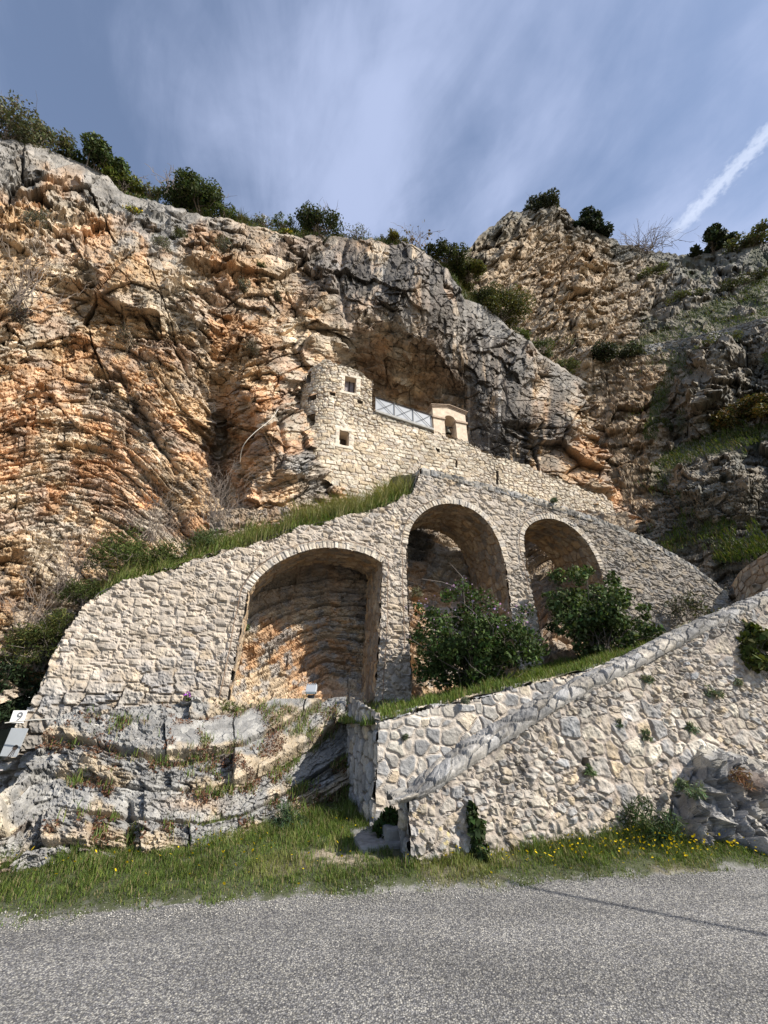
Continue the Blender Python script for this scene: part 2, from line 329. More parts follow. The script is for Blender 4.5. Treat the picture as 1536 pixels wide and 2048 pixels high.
def cliff_disp(u, v):
    """stand-out towards the viewer, in pixels of the photograph"""
    c = strata_c(u, v); wu = u + 3*fbm(u/40, v/40, 3, 21); wv = v + 3*fbm(u/40, v/40, 3, 22)
    macro = 36*fbm(u/230, v/230, 3, 31) + 12*fbm(u/80, v/80, 2, 32)
    # broken blocks, roughly following the bedding; rubbly here, slabby there
    cs = c*.35 + v*.65 - .14*u; am = .45 + 1.0*sstep(fbm(u/130, v/110, 3, 33), -.25, .3); am2 = .18 + 1.15*sstep(fbm(u/75, v/62, 3, 34), -.2, .32)
    f0, e0, i0, j0 = facet(wu/190, cs/120, 40, 1.0); f1, e1, i1, j1 = facet(wu/92 + .25*cs/92, cs/44, 41, 1.1); f2, e2, i2, j2 = facet(wu/40 - .35*cs/40, cs/17, 43, 1.1)
    f3, e3, i3, j3 = facet(wu/17 + .35*cs/17, cs/8.5, 45, 1.2); f4, e4, i4, j4 = facet(wu/7.0, wv/4.6, 47, 1.2)
    ck0 = (1-sstep(e0, .0, .05))*(hsh(i0, j0, 48) > .5); ck1 = (1-sstep(e1, 0, .06))*(hsh(i1, j1, 48) > .5); ck2 = (1-sstep(e2, 0, .10))*(hsh(i2, j2, 48) > .5)
    blocks = 38*f0 + 32*f1*am + 26*f2*am2 + 13*f3*(.3+.7*am2) + 5.0*f4*(.5+.5*am2) - 24*ck0 - 18*ck1 - 10*ck2*am2
    l1, r1, li, lj = layered(u, c, 29, 51, 100); l2, r2, mi, mj = layered(u, c + 2*fbm(u/20, v/20, 2, 60), 11, 53, 36)
    st = np.clip(blob(u, v, 350, 880, 90, 190, 25) + blob(u, v, 490, 860, 45, 150), 0, 1)              # steeply dipping slabs: fewer, thicker
    l3, r3, ni, nj = layered(u*.6+v, c, 58, 55, 150, .85)
    beds = (1-.85*st)*(25*l1 + 12*l2) + st*(34*l3 + 4*l2) + 8*f3 + 3.6*f4 + 12*f2*am2 + 12*f1 - 8*ck1 - 5*ck2
    # overhang: fluted, water-worn
    g1, h1, a1, b1 = facet(wu/44, wv/60, 61, 1.1); g2, h2, _, _ = facet(wu/17, wv/22, 63, 1.1); g3, h3, p3, q3 = facet(wu/7, wv/8, 65, 1.1)
    flute = 20*g1*am + 11*g2*am2 + 5*g3 + 6*np.abs(fbm(u/16, v/75, 3, 66)) + 3*fbm(u/9, v/20, 3, 67) - 7*(1-sstep(h1, 0, .07))*(hsh(a1, b1, 68) > .6) + 10*f2*am2
    wb = np.clip(1.25*blob(u, v, 60, 960, 330, 190) + .8*blob(u, v, 330, 880, 120, 190, 30) + .8*blob(u, v, 560, 980, 140, 80)
                 + .6*blob(u, v, 1270, 1060, 120, 110) + .35*blob(u, v, 560, 600, 120, 90), 0, 1)
    wf = np.clip(1.3*blob(u, v, 900, 690, 230, 260, 20) + .7*blob(u, v, 720, 560, 130, 110), 0, 1)*sstep(u, 600, 720)
    wf = wf*(1-.75*sstep(u, 1020, 1160)); wb = wb*(1-wf)
    D = macro*(1-.45*wb) + blocks*(1-wb)*(1-wf) + beds*wb + flute*wf + ledges(u, v)
    smooth_top = sstep(CLT(u) + 110 - v, 0, 80)*sstep(500-u, 0, 150)      # smooth weathered slab on the upper left
    D = D*(1-.5*smooth_top)
    cr = hsh(i2, j2, 77)*(1-wb) + r2*wb
    return D, cr, wb, wf, hsh(i3, j3, 78), hsh(i1, j1, 79)
def CLT(u): return np.interp(u, CL_TOP[:, 0], CL_TOP[:, 1])
def cliff_color(u, v, cr, wb, wf, cr2, cr3):
    n1 = fbm(u/120, v/120, 4, 81); n2 = fbm(u/50, v/50, 4, 82); n3 = fbm(u/24, v/24, 3, 83)
    pale = np.array([.62, .50, .36]); buff = np.array([.49, .345, .205]); orange = np.array([.52, .285, .14]); grey = np.array([.30, .285, .265])
    dark = np.array([.070, .066, .064]); cream = np.array([.70, .60, .46]); brown = np.array([.25, .165, .10])
    def mx(c, t, f): return c + (t-c)*np.clip(f, 0, 1)[..., None]
    c = np.broadcast_to(buff, u.shape+(3,)).copy()
    c = mx(c, pale, sstep(n1+.9*(cr-.5)+.3*(cr3-.5), -.3, .3))
    c = mx(c, orange, .62*sstep(n2 + .7*(cr3-.5) + .3*fbm(u/200, v/200, 2, 86), .12, .4))
    ora = (blob(u, v, 90, 960, 260, 130)*.7 + blob(u, v, 240, 950, 120, 100)*.6 + blob(u, v, 590, 780, 60, 100) + .8*blob(u, v, 620, 880, 40, 60) + .55*blob(u, v, 640, 600, 40, 90)
           + .75*blob(u, v, 520, 800, 90, 60) + .45*blob(u, v, 400, 500, 200, 60) + .6*blob(u, v, 1130, 870, 110, 60, 40) + .5*blob(u, v, 800, 720, 60, 50) + .5*blob(u, v, 1250, 1010, 80, 50)
           + .8*blob(u, v, 60, 830, 60, 40) + .5*blob(u, v, 30, 400, 40, 25) + .5*blob(u, v, 500, 940, 60, 90))
    c = mx(c, orange, .85*ora*sstep(n2+.7*(cr2-.5), -.45, .35))
    cre = blob(u, v, 260, 690, 190, 90)*.8 + .8*blob(u, v, 60, 560, 90, 110) + .6*blob(u, v, 560, 650, 140, 60) + .6*blob(u, v, 100, 1120, 160, 80) + .5*blob(u, v, 280, 1000, 60, 120)
    c = mx(c, cream, cre*sstep(n1+.8*(cr-.5), -.3, .4))
    dt = v-CLT(u)
    gr = (1-sstep(dt + 60*n2, 25, 125))*sstep(620-u, 0, 250)*.95 + .75*blob(u, v, 730, 560, 130, 60)*sstep(n2, -.2, .2) + .8*blob(u, v, 620, 940, 60, 50) + .5*blob(u, v, 940, 650, 80, 110)
    gr = gr + .45*sstep(fbm(u/65, v/55, 4, 87) + .8*(cr3-.5)+.3*(cr-.5), .10, .4)
    c = mx(c, grey, gr)
    # water streaks running down the overhang
    st = fbm(u/17 + 1.2*fbm(u/90, v/90, 2, 90), v/190, 4, 91); st2 = fbm(u/40, v/260, 3, 92)
    zone = np.clip(1.4*blob(u, v, 985, 790, 90, 190, -4) + 1.25*blob(u, v, 820, 550, 160, 80) + 1.1*blob(u, v, 890, 640, 90, 100) + .6*blob(u, v, 1080, 860, 70, 120) + .5*blob(u, v, 620, 540, 90, 70), 0, 1)
    c = mx(c, np.array([.16, .15, .145]), zone*sstep(st2, -.25, .2)*.8)
    c = mx(c, dark, zone*sstep(st + .5*(zone-.65), .0, .2)*.95)
    zw = np.clip(blob(u, v, 1000, 850, 70, 120) + .6*blob(u, v, 960, 700, 60, 90), 0, 1)
    c = mx(c, np.array([.48, .46, .43]), zw*sstep(fbm(u/7, v/160, 3, 95), .22, .42)*.7)
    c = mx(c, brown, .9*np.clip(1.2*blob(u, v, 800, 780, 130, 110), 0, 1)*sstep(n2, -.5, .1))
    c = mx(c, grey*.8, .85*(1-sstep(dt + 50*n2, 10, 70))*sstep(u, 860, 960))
    c = mx(c, dark*1.5, .55*blob(u, v, 445, 900, 30, 110)*sstep(n3, -.3, .2))  # shade of the deep left gully, put into the rock colour
    c = c*(.78+.46*cr2)[..., None]*(.92+.4*n3)[..., None]
    return c
def cliff_surface(step):
    us = np.arange(-380, 1362, step); nv = int(1000/step)
    w = np.linspace(0, 1, nv)
    u = np.broadcast_to(us, (nv, len(us))).astype(float); top = CLT(us) + 6*fbm(us/30, us*0, 4, 101) + 3*vnoise(us/7, us*0+3, 102)
    bot = np.interp(us, [-380, 0, 200, 420, 640, 860, 1360], [1420, 1420, 1300, 1200, 1090, 1050, 1230])
    v = top[None] + w[:, None]*(bot-top)[None]
    cs = max(1, int(12/step)); d = None
    d = cliff_d(u[::cs, ::cs], v[::cs, ::cs])
    # bilinear up-sampling of the smooth depth
    yi = np.arange(nv)/cs; xi = np.arange(len(us))/cs
    y0 = np.minimum(np.floor(yi).astype(int), d.shape[0]-2); x0 = np.minimum(np.floor(xi).astype(int), d.shape[1]-2)
    fy = (yi-y0)[:, None]; fx = (xi-x0)[None]
    d = (d[y0][:, x0]*(1-fx)+d[y0][:, x0+1]*fx)*(1-fy) + (d[y0+1][:, x0]*(1-fx)+d[y0+1][:, x0+1]*fx)*fy
    D, cr, wb, wf, cr2, cr3 = cliff_disp(u, v)
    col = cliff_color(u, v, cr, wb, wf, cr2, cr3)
    P = PD(u, v, d)
    cs2 = max(1, int(10/step)); 
    N = face_cam(P, gnormals(P))
    # displace along a heavily smoothed normal, scaled to metres
    k = np.linalg.norm(P-np.array([0, 0, CAMZ]), axis=-1)/FPX*.62
    edge = sstep(w, 0, .03)[:, None]
    tc = np.array([0, 0, CAMZ])-P; tc /= np.linalg.norm(tc, axis=-1, keepdims=True); Nn = N*.38 + tc*.72; Nn /= np.linalg.norm(Nn, axis=-1, keepdims=True)
    P = P + Nn*(np.clip(D, -85, 80)*k*(.35+.65*edge))[..., None]
    # the top rolls back to the plateau
    rows = []; c0 = col[0]
    for t in (6.0, 3.0, 1.4, .6, .2):
        rows.append(P[0] + np.array([B[0], B[1], 0])*t + np.array([0, 0, 1.0])*(.28*t - .02*t*t) + rng.normal(0, .04, P[0].shape))
    P = np.concatenate([np.stack(rows), P]); col = np.concatenate([np.repeat(c0[None], 5, 0)*.8, col])
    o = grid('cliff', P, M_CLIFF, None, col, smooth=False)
    return tag(o, 'folded ochre and grey limestone cliff rising behind the stone hermitage', 'cliff', kind='structure')

# ------------------------------------------------------------------ the hillside on the right
HL_TOP = np.array([(820,540),(900,520),(940,488),(965,462),(1000,436),(1040,420),(1070,408),(1095,404),(1120,420),(1150,440),(1205,462),(1250,486),(1300,503),(1350,508),(1390,505),(1430,497),(1480,490),(1536,484),(1700,450),(1900,420)], float)
hl_pts = [(820,560,27),(900,700,26),(1000,450,28),(1000,650,25),(1090,410,30),(1090,560,27.5),(1150,450,30),(1100,760,24),(1150,600,26.3),(1200,720,24),(1250,500,31),(1300,520,31),(1300,600,27),
    (1300,672,24.6),(1300,700,22.9),(1400,510,30),(1400,600,25.5),(1420,650,22.8),(1420,680,20.8),(1536,500,27),(1536,590,22),(1536,632,20.2),(1536,660,18.6),(1536,750,18.0),(1460,740,19.4),(1350,760,21.6),(1240,790,22.0),(1270,860,20.4),
    (1400,760,19.8),(1400,830,19.0),(1400,885,19.2),(1536,840,17.6),(1536,872,17.4),(1320,940,18.8),(1420,910,17.6),(1420,950,16.5),(1536,915,15.7),(1536,1000,14.9),(1400,1050,15.8),(1290,1000,18.0),(1300,1080,16.8),
    (1400,1150,14.6),(1470,1130,14.0),(1536,1080,14.2),(1536,1120,13.0),(1536,1180,12.4),(1450,1200,13.4),(1400,1260,13.4),(1536,1300,11.6),(1700,500,22),(1700,800,14),(1700,1100,11),(1900,500,18),(1900,900,11),(1900,1200,9)]
hill_Y = tps([p[:2] for p in hl_pts], [p[2] for p in hl_pts])
HILL_GRASS = [([(1290,690),(1330,680),(1400,668),(1470,650),(1540,630)], 13), ([(1330,925),(1380,908),(1440,890),(1540,868)], 17), ([(1450,1120),(1490,1108),(1540,1098)], 18),
              ([(1340,760),(1310,830),(1300,880)], 12), ([(1230,700),(1290,705)], 8), ([(1370,650),(1480,600),(1540,560)], 14)]
def near_line(u, v, pts):
    m = np.full(np.shape(u), 1e9)
    for (x1, y1), (x2, y2) in zip(pts[:-1], pts[1:]):
        t = np.clip(((u-x1)*(x2-x1)+(v-y1)*(y2-y1))/((x2-x1)**2+(y2-y1)**2), 0, 1)
        m = np.minimum(m, np.hypot(u-x1-t*(x2-x1), v-y1-t*(y2-y1)))
    return m
def hill_surface(step):
    us = np.arange(830, 1860, step); nv = int(860/step); w = np.linspace(0, 1, nv)
    u = np.broadcast_to(us, (nv, len(us))).astype(float)
    top = np.interp(us, HL_TOP[:, 0], HL_TOP[:, 1]) + 7*fbm(us/26, us*0, 4, 201) + 3*vnoise(us/6, us*0+3, 202)
    bot = np.interp(us, [830, 1200, 1300, 1500, 1860], [900, 1000, 1230, 1330, 1330])
    v = top[None] + w[:, None]*(bot-top)[None]
    Y = hill_Y(u, v); P = PY(u, v, np.maximum(Y, 8))
    c = v + .12*(u-1200) + 16*fbm(u/150, v/150, 2, 211) + 3*fbm(u/40, v/30, 3, 212) - .5*np.clip(1150-u, 0, 400)*.8
    wu = u + 3*fbm(u/50, v/50, 3, 213); wv = v + 3*fbm(u/50, v/50, 3, 214)
    f1, e1, i1, j1 = facet(wu/80, c/45, 221, .9); f2, e2, i2, j2 = facet(wu/36, c/20, 223, .9); f3, e3, i3, j3 = facet(wu/16, c/9, 225, .9); f4, e4, _, _ = facet(wu/7, wv/5, 227, .9)
    l1, r1, li, lj = layered(u, c, 24, 231, 80); l2, r2, _, _ = layered(u, c, 8.5, 233, 30)
    wl = np.clip(blob(u, v, 1400, 1050, 200, 130) + .7*blob(u, v, 1250, 720, 150, 60) + .5*blob(u, v, 1200, 500, 200, 60), 0, 1)
    am = .4+1.1*sstep(fbm(u/90, v/80, 3, 243), -.2, .3); D = 26*fbm(u/160, v/160, 3, 241) + (24*f1*am+18*f2*am+11*f3+5*f4-5*(1-sstep(e2, 0, .1))-9*(1-sstep(e1, 0, .06)))*(1-.5*wl) + wl*(18*l1+9*l2)
    # a rocky spur
    sp = blob(u, v, 1420, 800, 60, 75, 20); D = 1.3*D + 95*sp + 40*blob(u, v, 1480, 980, 60, 50, 10)
    veg = np.zeros(u.shape)
    for pts, hw in HILL_GRASS: veg = np.maximum(veg, 1-sstep(near_line(u, v, pts)+9*fbm(u/25, v/25, 3, 245), hw*.7, hw*1.5))
    veg = np.maximum(veg, sstep(fbm(u/60, v/60, 4, 246), .12, .34)*sstep(u, 1230, 1380)*.85)
    pale = np.array([.54, .415, .285]); grey = np.array([.20, .19, .165]); org = np.array([.46, .30, .165]); grn = np.array([.060, .075, .025]); dk = np.array([.075, .07, .055])
    def mx(c_, t, f): return c_ + (t-c_)*np.clip(f, 0, 1)[..., None]
    n1 = fbm(u/110, v/110, 4, 251); n2 = fbm(u/40, v/40, 4, 252); cr = hsh(i2, j2, 253)
    col = np.broadcast_to(pale, u.shape+(3,)).copy()
    col = mx(col, grey, .75*sstep(u+140*n1, 1230, 1400) + .8*(1-sstep(v-top[None]+60*n2, 10, 70)) + .4*sstep(n2+.7*(cr-.5), .1, .4))
    col = mx(col, org, .6*blob(u, v, 1100, 560, 120, 60)*sstep(n2, -.3, .3) + .55*blob(u, v, 1290, 800, 70, 110) + .35*blob(u, v, 1400, 1080, 120, 60)*sstep(cr, .4, .9))
    col = mx(col, dk, .6*sstep(fbm(u/30, v/60, 3, 255), .2, .4)*sstep(u, 1150, 1400))
    col = mx(col, grn, veg*.75*sstep(n2+.5*(cr-.5), -.35, .15))
    col = col*(.68+.42*hsh(i3, j3, 256))[..., None]
    N = face_cam(P, gnormals(P)); k = np.linalg.norm(P-np.array([0, 0, CAMZ]), axis=-1)/FPX*.62
    edge = sstep(w, 0, .04)[:, None]
    tc = np.array([0, 0, CAMZ])-P; tc /= np.linalg.norm(tc, axis=-1, keepdims=True); Nn = N*.35 + tc*.75; Nn /= np.linalg.norm(Nn, axis=-1, keepdims=True)
    P = P + Nn*(D*k*(.3+.7*edge)*(1-.6*veg))[..., None]
    rows = [P[0] + np.array([.15, 1.0, .28])*t + rng.normal(0, .05, P[0].shape) for t in (12., 5., 2., .6)]
    P = np.concatenate([np.stack(rows), P]); col = np.concatenate([np.repeat(col[:1]*.8, 4, 0), col])
    return tag(grid('hillside', P, M_HILL, None, col, smooth=False), 'dim grey and tan rocky hillside with grassy ledges on the right', 'hillside', kind='structure')
# ------------------------------------------------------------------ rubble masonry
PAL_WARM = np.array([[.56,.49,.385],[.60,.54,.44],[.50,.41,.30],[.43,.38,.32],[.50,.46,.41],[.33,.32,.31],[.55,.44,.30],[.62,.58,.50]])
PAL_GREY = np.array([[.36,.355,.35],[.44,.42,.39],[.29,.29,.29],[.50,.46,.40],[.40,.38,.345],[.33,.335,.34],[.52,.45,.35],[.38,.36,.33]])
PAL_CREAM = np.array([[.60,.52,.40],[.66,.59,.47],[.56,.46,.33],[.62,.56,.46],[.52,.42,.29],[.64,.56,.43],[.58,.51,.42],[.48,.41,.33]])
def masonry(s, z, h=.2, asp=1.5, jit=.75, seed=0, p=2.6, joint=.12, big=0.25, warp=.10, tone=None, mort=(.47,.40,.335), pal=PAL_WARM, relief=.03, small=0.0):
    ws = s + warp*fbm(s*2.2, z*2.2, 2, seed+31); wz = z + warp*.8*fbm(s*1.6+5, z*2.0, 3, seed+33)
    y = wz/h; row = np.floor(y)
    x = ws/(h*asp) + .5*(row % 2) + .37*hsh(row.astype(np.int64), row.astype(np.int64)*0, seed+40)
    if jit > .55: x = ws/(h*asp)
    F1, F2, I, J, dx, dy = voro(x, y, jit, seed, p, big)
    e = F2-F1; r1 = hsh(I, J, seed+11); r2 = hsh(I, J, seed+12); r3 = hsh(I, J, seed+13); r4 = hsh(I, J, seed+14)
    rough = fbm(s*9, z*9, 3, seed+21); fine = fbm(s*28, z*28, 3, seed+22)
    jw = joint*(.55+.9*r4) + .06*fine
    m = 1-sstep(e, jw*.35, jw*1.35)                      # 1 in the joints
    body = (.35+.65*r1) + .5*((r2-.5)*dx+(r3-.5)*dy)*1.2
    disp = relief*((1-m)*body + .35*rough*(1-.4*m) + .22*fine)
    pr = hsh(I, J, seed+15) if tone is None else np.clip(hsh(I, J, seed+15)*.999, 0, .999)
    ci = (pr*len(pal)).astype(int); c = pal[ci]
    if tone is not None:                                 # tone 0..1 draws stones from the grey palette
        g = (hsh(I, J, seed+16) < tone); c = np.where(g[..., None], PAL_GREY[ci], c)
    c = c*(.82+.36*r3)[..., None]*(1+.28*rough+.22*fine)[..., None]
    mc = np.array(mort)*(1+.35*fine+.2*rough)[..., None]
    col = c*(1-m)[..., None] + mc*m[..., None]
    return disp, col, m, (I, J), r1
def wall_thing(name, label, cat='wall', group=None): return tag(empty(name), label, cat, group)

# ---- arcade wall: plane d = 8.6
DA = 8.6
ARC_TOP = [(-40,1575),(0,1522),(28,1470),(52,1432),(68,1405),(92,1345),(108,1305),(130,1265),(160,1222),(200,1184),(260,1160),(330,1138),(420,1108),(500,1088),(580,1060),(650,1044),(720,1028),(790,1002),(822,985),(826,975),(842,937),(900,950),(1000,976),(1100,1006),(1200,1040),(1250,1060),(1310,1088),(1380,1128),(1452,1186)]
ARC_BOT = [(1470,1230),(1300,1330),(1100,1400),(830,1440),(700,1470),(440,1470),(300,1475),(200,1470),(120,1500),(60,1600),(-40,1640)]
A1 = [(445,1475),(455,1405),(478,1290),(497,1182)], [(497,1182),(515,1156),(545,1129),(590,1106),(640,1093),(692,1096),(735,1107),(763,1124)], [(763,1124),(758,1270),(748,1402),(745,1475)]
A2 = [(824,1470),(820,1300),(815,1170),(813,1090)], [(813,1090),(816,1062),(832,1034),(858,1014),(890,1005),(920,1008),(950,1021),(978,1046),(998,1082),(1009,1124)], [(1009,1124),(1016,1180),(1024,1250),(1032,1320),(1045,1420)]
A3 = [(1092,1400),(1085,1290),(1066,1190),(1048,1106)], [(1048,1106),(1044,1074),(1052,1054),(1070,1040),(1098,1035),(1130,1044),(1160,1067),(1184,1098),(1200,1138)], [(1200,1138),(1212,1190),(1220,1250),(1226,1300),(1232,1370)]
def build_arcade():
    root = wall_thing('arcade_wall', 'pale rubble retaining wall with three tall arched recesses, sloping down on both sides from a high point')
    top = resample(szpoly(ARC_TOP, DA), .05)[0]; bot = szpoly(ARC_BOT, DA)
    out = np.vstack([top, bot]); arches = []
    for L_, M_, R_ in (A1, A2, A3):
        l = szpoly(L_, DA); m = chaikin(szpoly(M_, DA), 3); r = szpoly(R_, DA); arches.append((l, m, r))
    step = .028
    s = np.arange(out[:, 0].min()-.1, out[:, 0].max()+.1, step); z = np.arange(out[:, 1].min()-.1, out[:, 1].max()+.15, step)
    S, Z = np.meshgrid(s, z)
    qs = S + .05*fbm(S*5, Z*5, 3, 301); qz = Z + .10*fbm(S*3.2, Z*3.2, 3, 302) + .05*(hsh(np.floor(S/.22).astype(np.int64), np.zeros(S.shape, np.int64), 303)-.5)
    mask = inpoly(qs, qz, out)
    dc = np.full(S.shape, 9.); 
    for l, m, r in arches:
        P = np.vstack([l, m[1:], r[1:]]); mask &= ~inpoly(S + .02*fbm(S*7, Z*7, 2, 305), Z + .02*fbm(S*7, Z*7, 2, 306), P)
    zt = np.interp(S, top[:, 0], top[:, 1])
    # lower left foot: bigger, greyer, more weathered stones
    foot = sstep(2.6+.15*S + .5*fbm(S*.8, Z*.8, 3, 311) - Z, -.1, .6)*sstep(-1.2-S, -1, .8)
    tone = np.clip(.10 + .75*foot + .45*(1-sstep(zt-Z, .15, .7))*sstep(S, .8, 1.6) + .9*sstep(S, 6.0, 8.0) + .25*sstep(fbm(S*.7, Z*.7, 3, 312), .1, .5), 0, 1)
    d1, c1, m1, ids, r1 = masonry(S, Z, .128, 1.85, .85, 320, tone=tone*.55, relief=.040, joint=.20, big=.42, warp=.13, mort=(.50,.435,.365))
    pb = sstep(fbm(S*.9, Z*.9, 3, 315), -.25, .25)*.35+.35; c1 = c1 + (np.array([.55,.485,.405])*(1+.25*fbm(S*6, Z*8, 3, 316))[..., None]-c1)*(pb*(1-.6*tone))[..., None]
    pit = sstep(fbm(S*7, Z*11, 3, 317), .28, .42); d1 = d1 - .035*pit + .016*fbm(S*5, Z*9, 3, 318)
    d2, c2, m2, _, _ = masonry(S, Z, .21, 1.8, .85, 340, tone=np.clip(tone+.1, 0, 1), relief=.13, joint=.10, big=.4, mort=(.33,.28,.22))
    D = d1*(1-foot)+d2*foot; col = c1*(1-foot)[..., None]+c2*foot[..., None]
    col = col*(1+.16*fbm(S*.9, Z*.9, 4, 350))[..., None]
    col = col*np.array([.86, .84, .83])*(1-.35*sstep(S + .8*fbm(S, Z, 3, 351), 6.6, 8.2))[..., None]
    # lime-washed smear: joints flush with pale mortar over the middle of the wall
    P = W(S, DA - D, Z)
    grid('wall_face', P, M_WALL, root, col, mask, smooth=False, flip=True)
    # thickness: the top with its capping, left end
    T = 1.3
    tp = top; n = len(tp); tt = np.linspace(0, 1, 14)
    bs = tp[:, 0][None]+0*tt[:, None]; bz = tp[:, 1][None]+0*tt[:, None]; dd = DA + T*tt[:, None] + 0*bs
    dz, cc, _, _, _ = masonry(bs, dd, .25, 1.5, .8, 360, tone=np.full(bs.shape, .6), relief=.07, joint=.12)
    grid('wall_top', W(bs, dd, bz + dz - .03), M_WALL, root, cc, smooth=False)
    # dark weathered coping along the right-hand slope
    k0 = np.argmin(np.abs(tp[:, 0]-SZ(842, 937, DA)[0])); cp = tp[k0:]
    ang = np.linspace(0, 1, 12); prof_d = np.array([-.005, -.012, -.02, -.02, -.01] + list(np.linspace(.03, .5, 7))); prof_z = np.array(list(np.linspace(-.22, -.02, 5)) + list(np.linspace(.02, .10, 7)))
    cs, cl = resample(cp, .03); g = np.broadcast_to(cl, (12, len(cl)))
    yy = np.r_[0, np.cumsum(np.hypot(np.diff(prof_d), np.diff(prof_z)))][:, None] + 0*g
    dz, cc, _, _, _ = masonry(g, yy+.02, .10, 2.3, .85, 370, tone=np.ones(g.shape), relief=.06, joint=.14, big=.4, pal=PAL_GREY, mort=(.25,.235,.21))
    cc = cc*np.array([.74, .735, .73])*(1+.5*fbm(g*2, yy*5, 3, 372))[..., None]
    grid('coping', W(cs[:, 0][None], DA + prof_d[:, None] - dz*.7, cs[:, 1][None] + prof_z[:, None] + dz*.5), M_WALL, root, cc, smooth=False)
    # the upright left end of the raised part, and the far left quoined end
    ze = np.linspace(SZ(824, 985, DA)[1]-.1, SZ(842, 937, DA)[1]+.1, 40); de = np.linspace(DA-.02, DA+1.3, 40)
    E_, Zz = np.meshgrid(de, ze); dz, cc, _, _, _ = masonry(E_, Zz, .18, 1.5, .7, 380, tone=np.full(E_.shape, .5), relief=.05)
    se = np.interp(Zz, [ze[0], ze[-1]], [SZ(824, 985, DA)[0], SZ(842, 937, DA)[0]])
    grid('wall_end', W(se - dz + .03, E_, Zz), M_WALL, root, cc, smooth=False)
    # vault linings and arch rings
    for ai, (l, m, r) in enumerate(arches):
        path, t = resample(np.vstack([l, m[1:], r[1:]]), .03)
        dep = (1.35, 1.9, 1.7)[ai]; tt = np.arange(0, dep, .035)
        Tt, Dd = np.meshgrid(t, tt)
        dz, cc, _, _, _ = masonry(Tt, Dd, .17, 1.6, .75, 390+ai, tone=np.full(Tt.shape, .25), relief=.05, joint=.14, mort=(.40,.32,.25))
        cc = cc*np.array([.70, .59, .47])
        tg = np.gradient(path, axis=0); tg /= np.linalg.norm(tg, axis=1, keepdims=True); nn = np.stack([tg[:, 1], -tg[:, 0]], -1)   # to the inside
        cen = np.array([path[:, 0].mean(), path[:, 1].min()+1]); sgn = np.sign(((cen-path)*nn).sum(1)); nn = nn*np.where(sgn == 0, 1, sgn)[:, None]
        off = (dz-.02)
        Ps = path[:, 0][None] + nn[:, 0][None]*off; Pz = path[:, 1][None] + nn[:, 1][None]*off
        grid('vault', W(Ps, DA - .02 + Dd, Pz), M_WALL, root, cc, smooth=False, flip=True)
        mp, mt = resample(m, .025); wd = .17; ww = np.linspace(-.02, wd, 12)
        tg = np.gradient(mp, axis=0); tg /= np.linalg.norm(tg, axis=1, keepdims=True); nn = np.stack([-tg[:, 1], tg[:, 0]], -1)
        cen = np.array([mp[:, 0].mean(), mp[:, 1].min()]); sgn = np.sign(((mp-cen)*nn).sum(1)); nn = nn*np.where(sgn == 0, 1, sgn)[:, None]
        Mt, Ww = np.meshgrid(mt, ww)
        vi = np.floor(Mt/.09 + .35*vnoise(Mt*3, Ww*0, 395+ai)); fr = Mt/.09+.35*vnoise(Mt*3, Ww*0, 395+ai)-vi; rr = hsh(vi.astype(np.int64), vi.astype(np.int64)*0+ai, 396)
        jt = 1-sstep(np.minimum(fr, 1-fr), .04, .16); rag = sstep(wd*(.62+.38*rr)-Ww, 0, .02)
        cc = (PAL_WARM[(hsh(vi.astype(np.int64), vi.astype(np.int64)*0+ai, 397)*7.99).astype(int)]*.5+np.array([.54,.475,.395])*.5)*(.85+.3*rr)[..., None]*(1-.12*jt)[..., None]
        grid('arch_ring', W(mp[:, 0][None]+nn[:, 0][None]*Ww, DA - .012 - (.008+.028*rr)*(1-jt)*rag - .01*fbm(Mt*14, Ww*14, 2, 398), mp[:, 1][None]+nn[:, 1][None]*Ww), M_WALL, root, cc, smooth=False)
    return root, arches, top

# ---- generic recess: four reveals and a back
def recess(root, quad, d0, depth, name='window_recess', mat=None, backmat=None):
    q = np.array(quad); f = W(q[:, 0], np.full(4, d0), q[:, 1]); b = W(q[:, 0], np.full(4, d0+depth), q[:, 1]); mb = MB()
    v = np.vstack([f, b]); mb.add(v, [[0,1,5,4],[1,2,6,5],[2,3,7,6],[3,0,4,7],[4,5,6,7]]); return mb.build(name, mat, root)

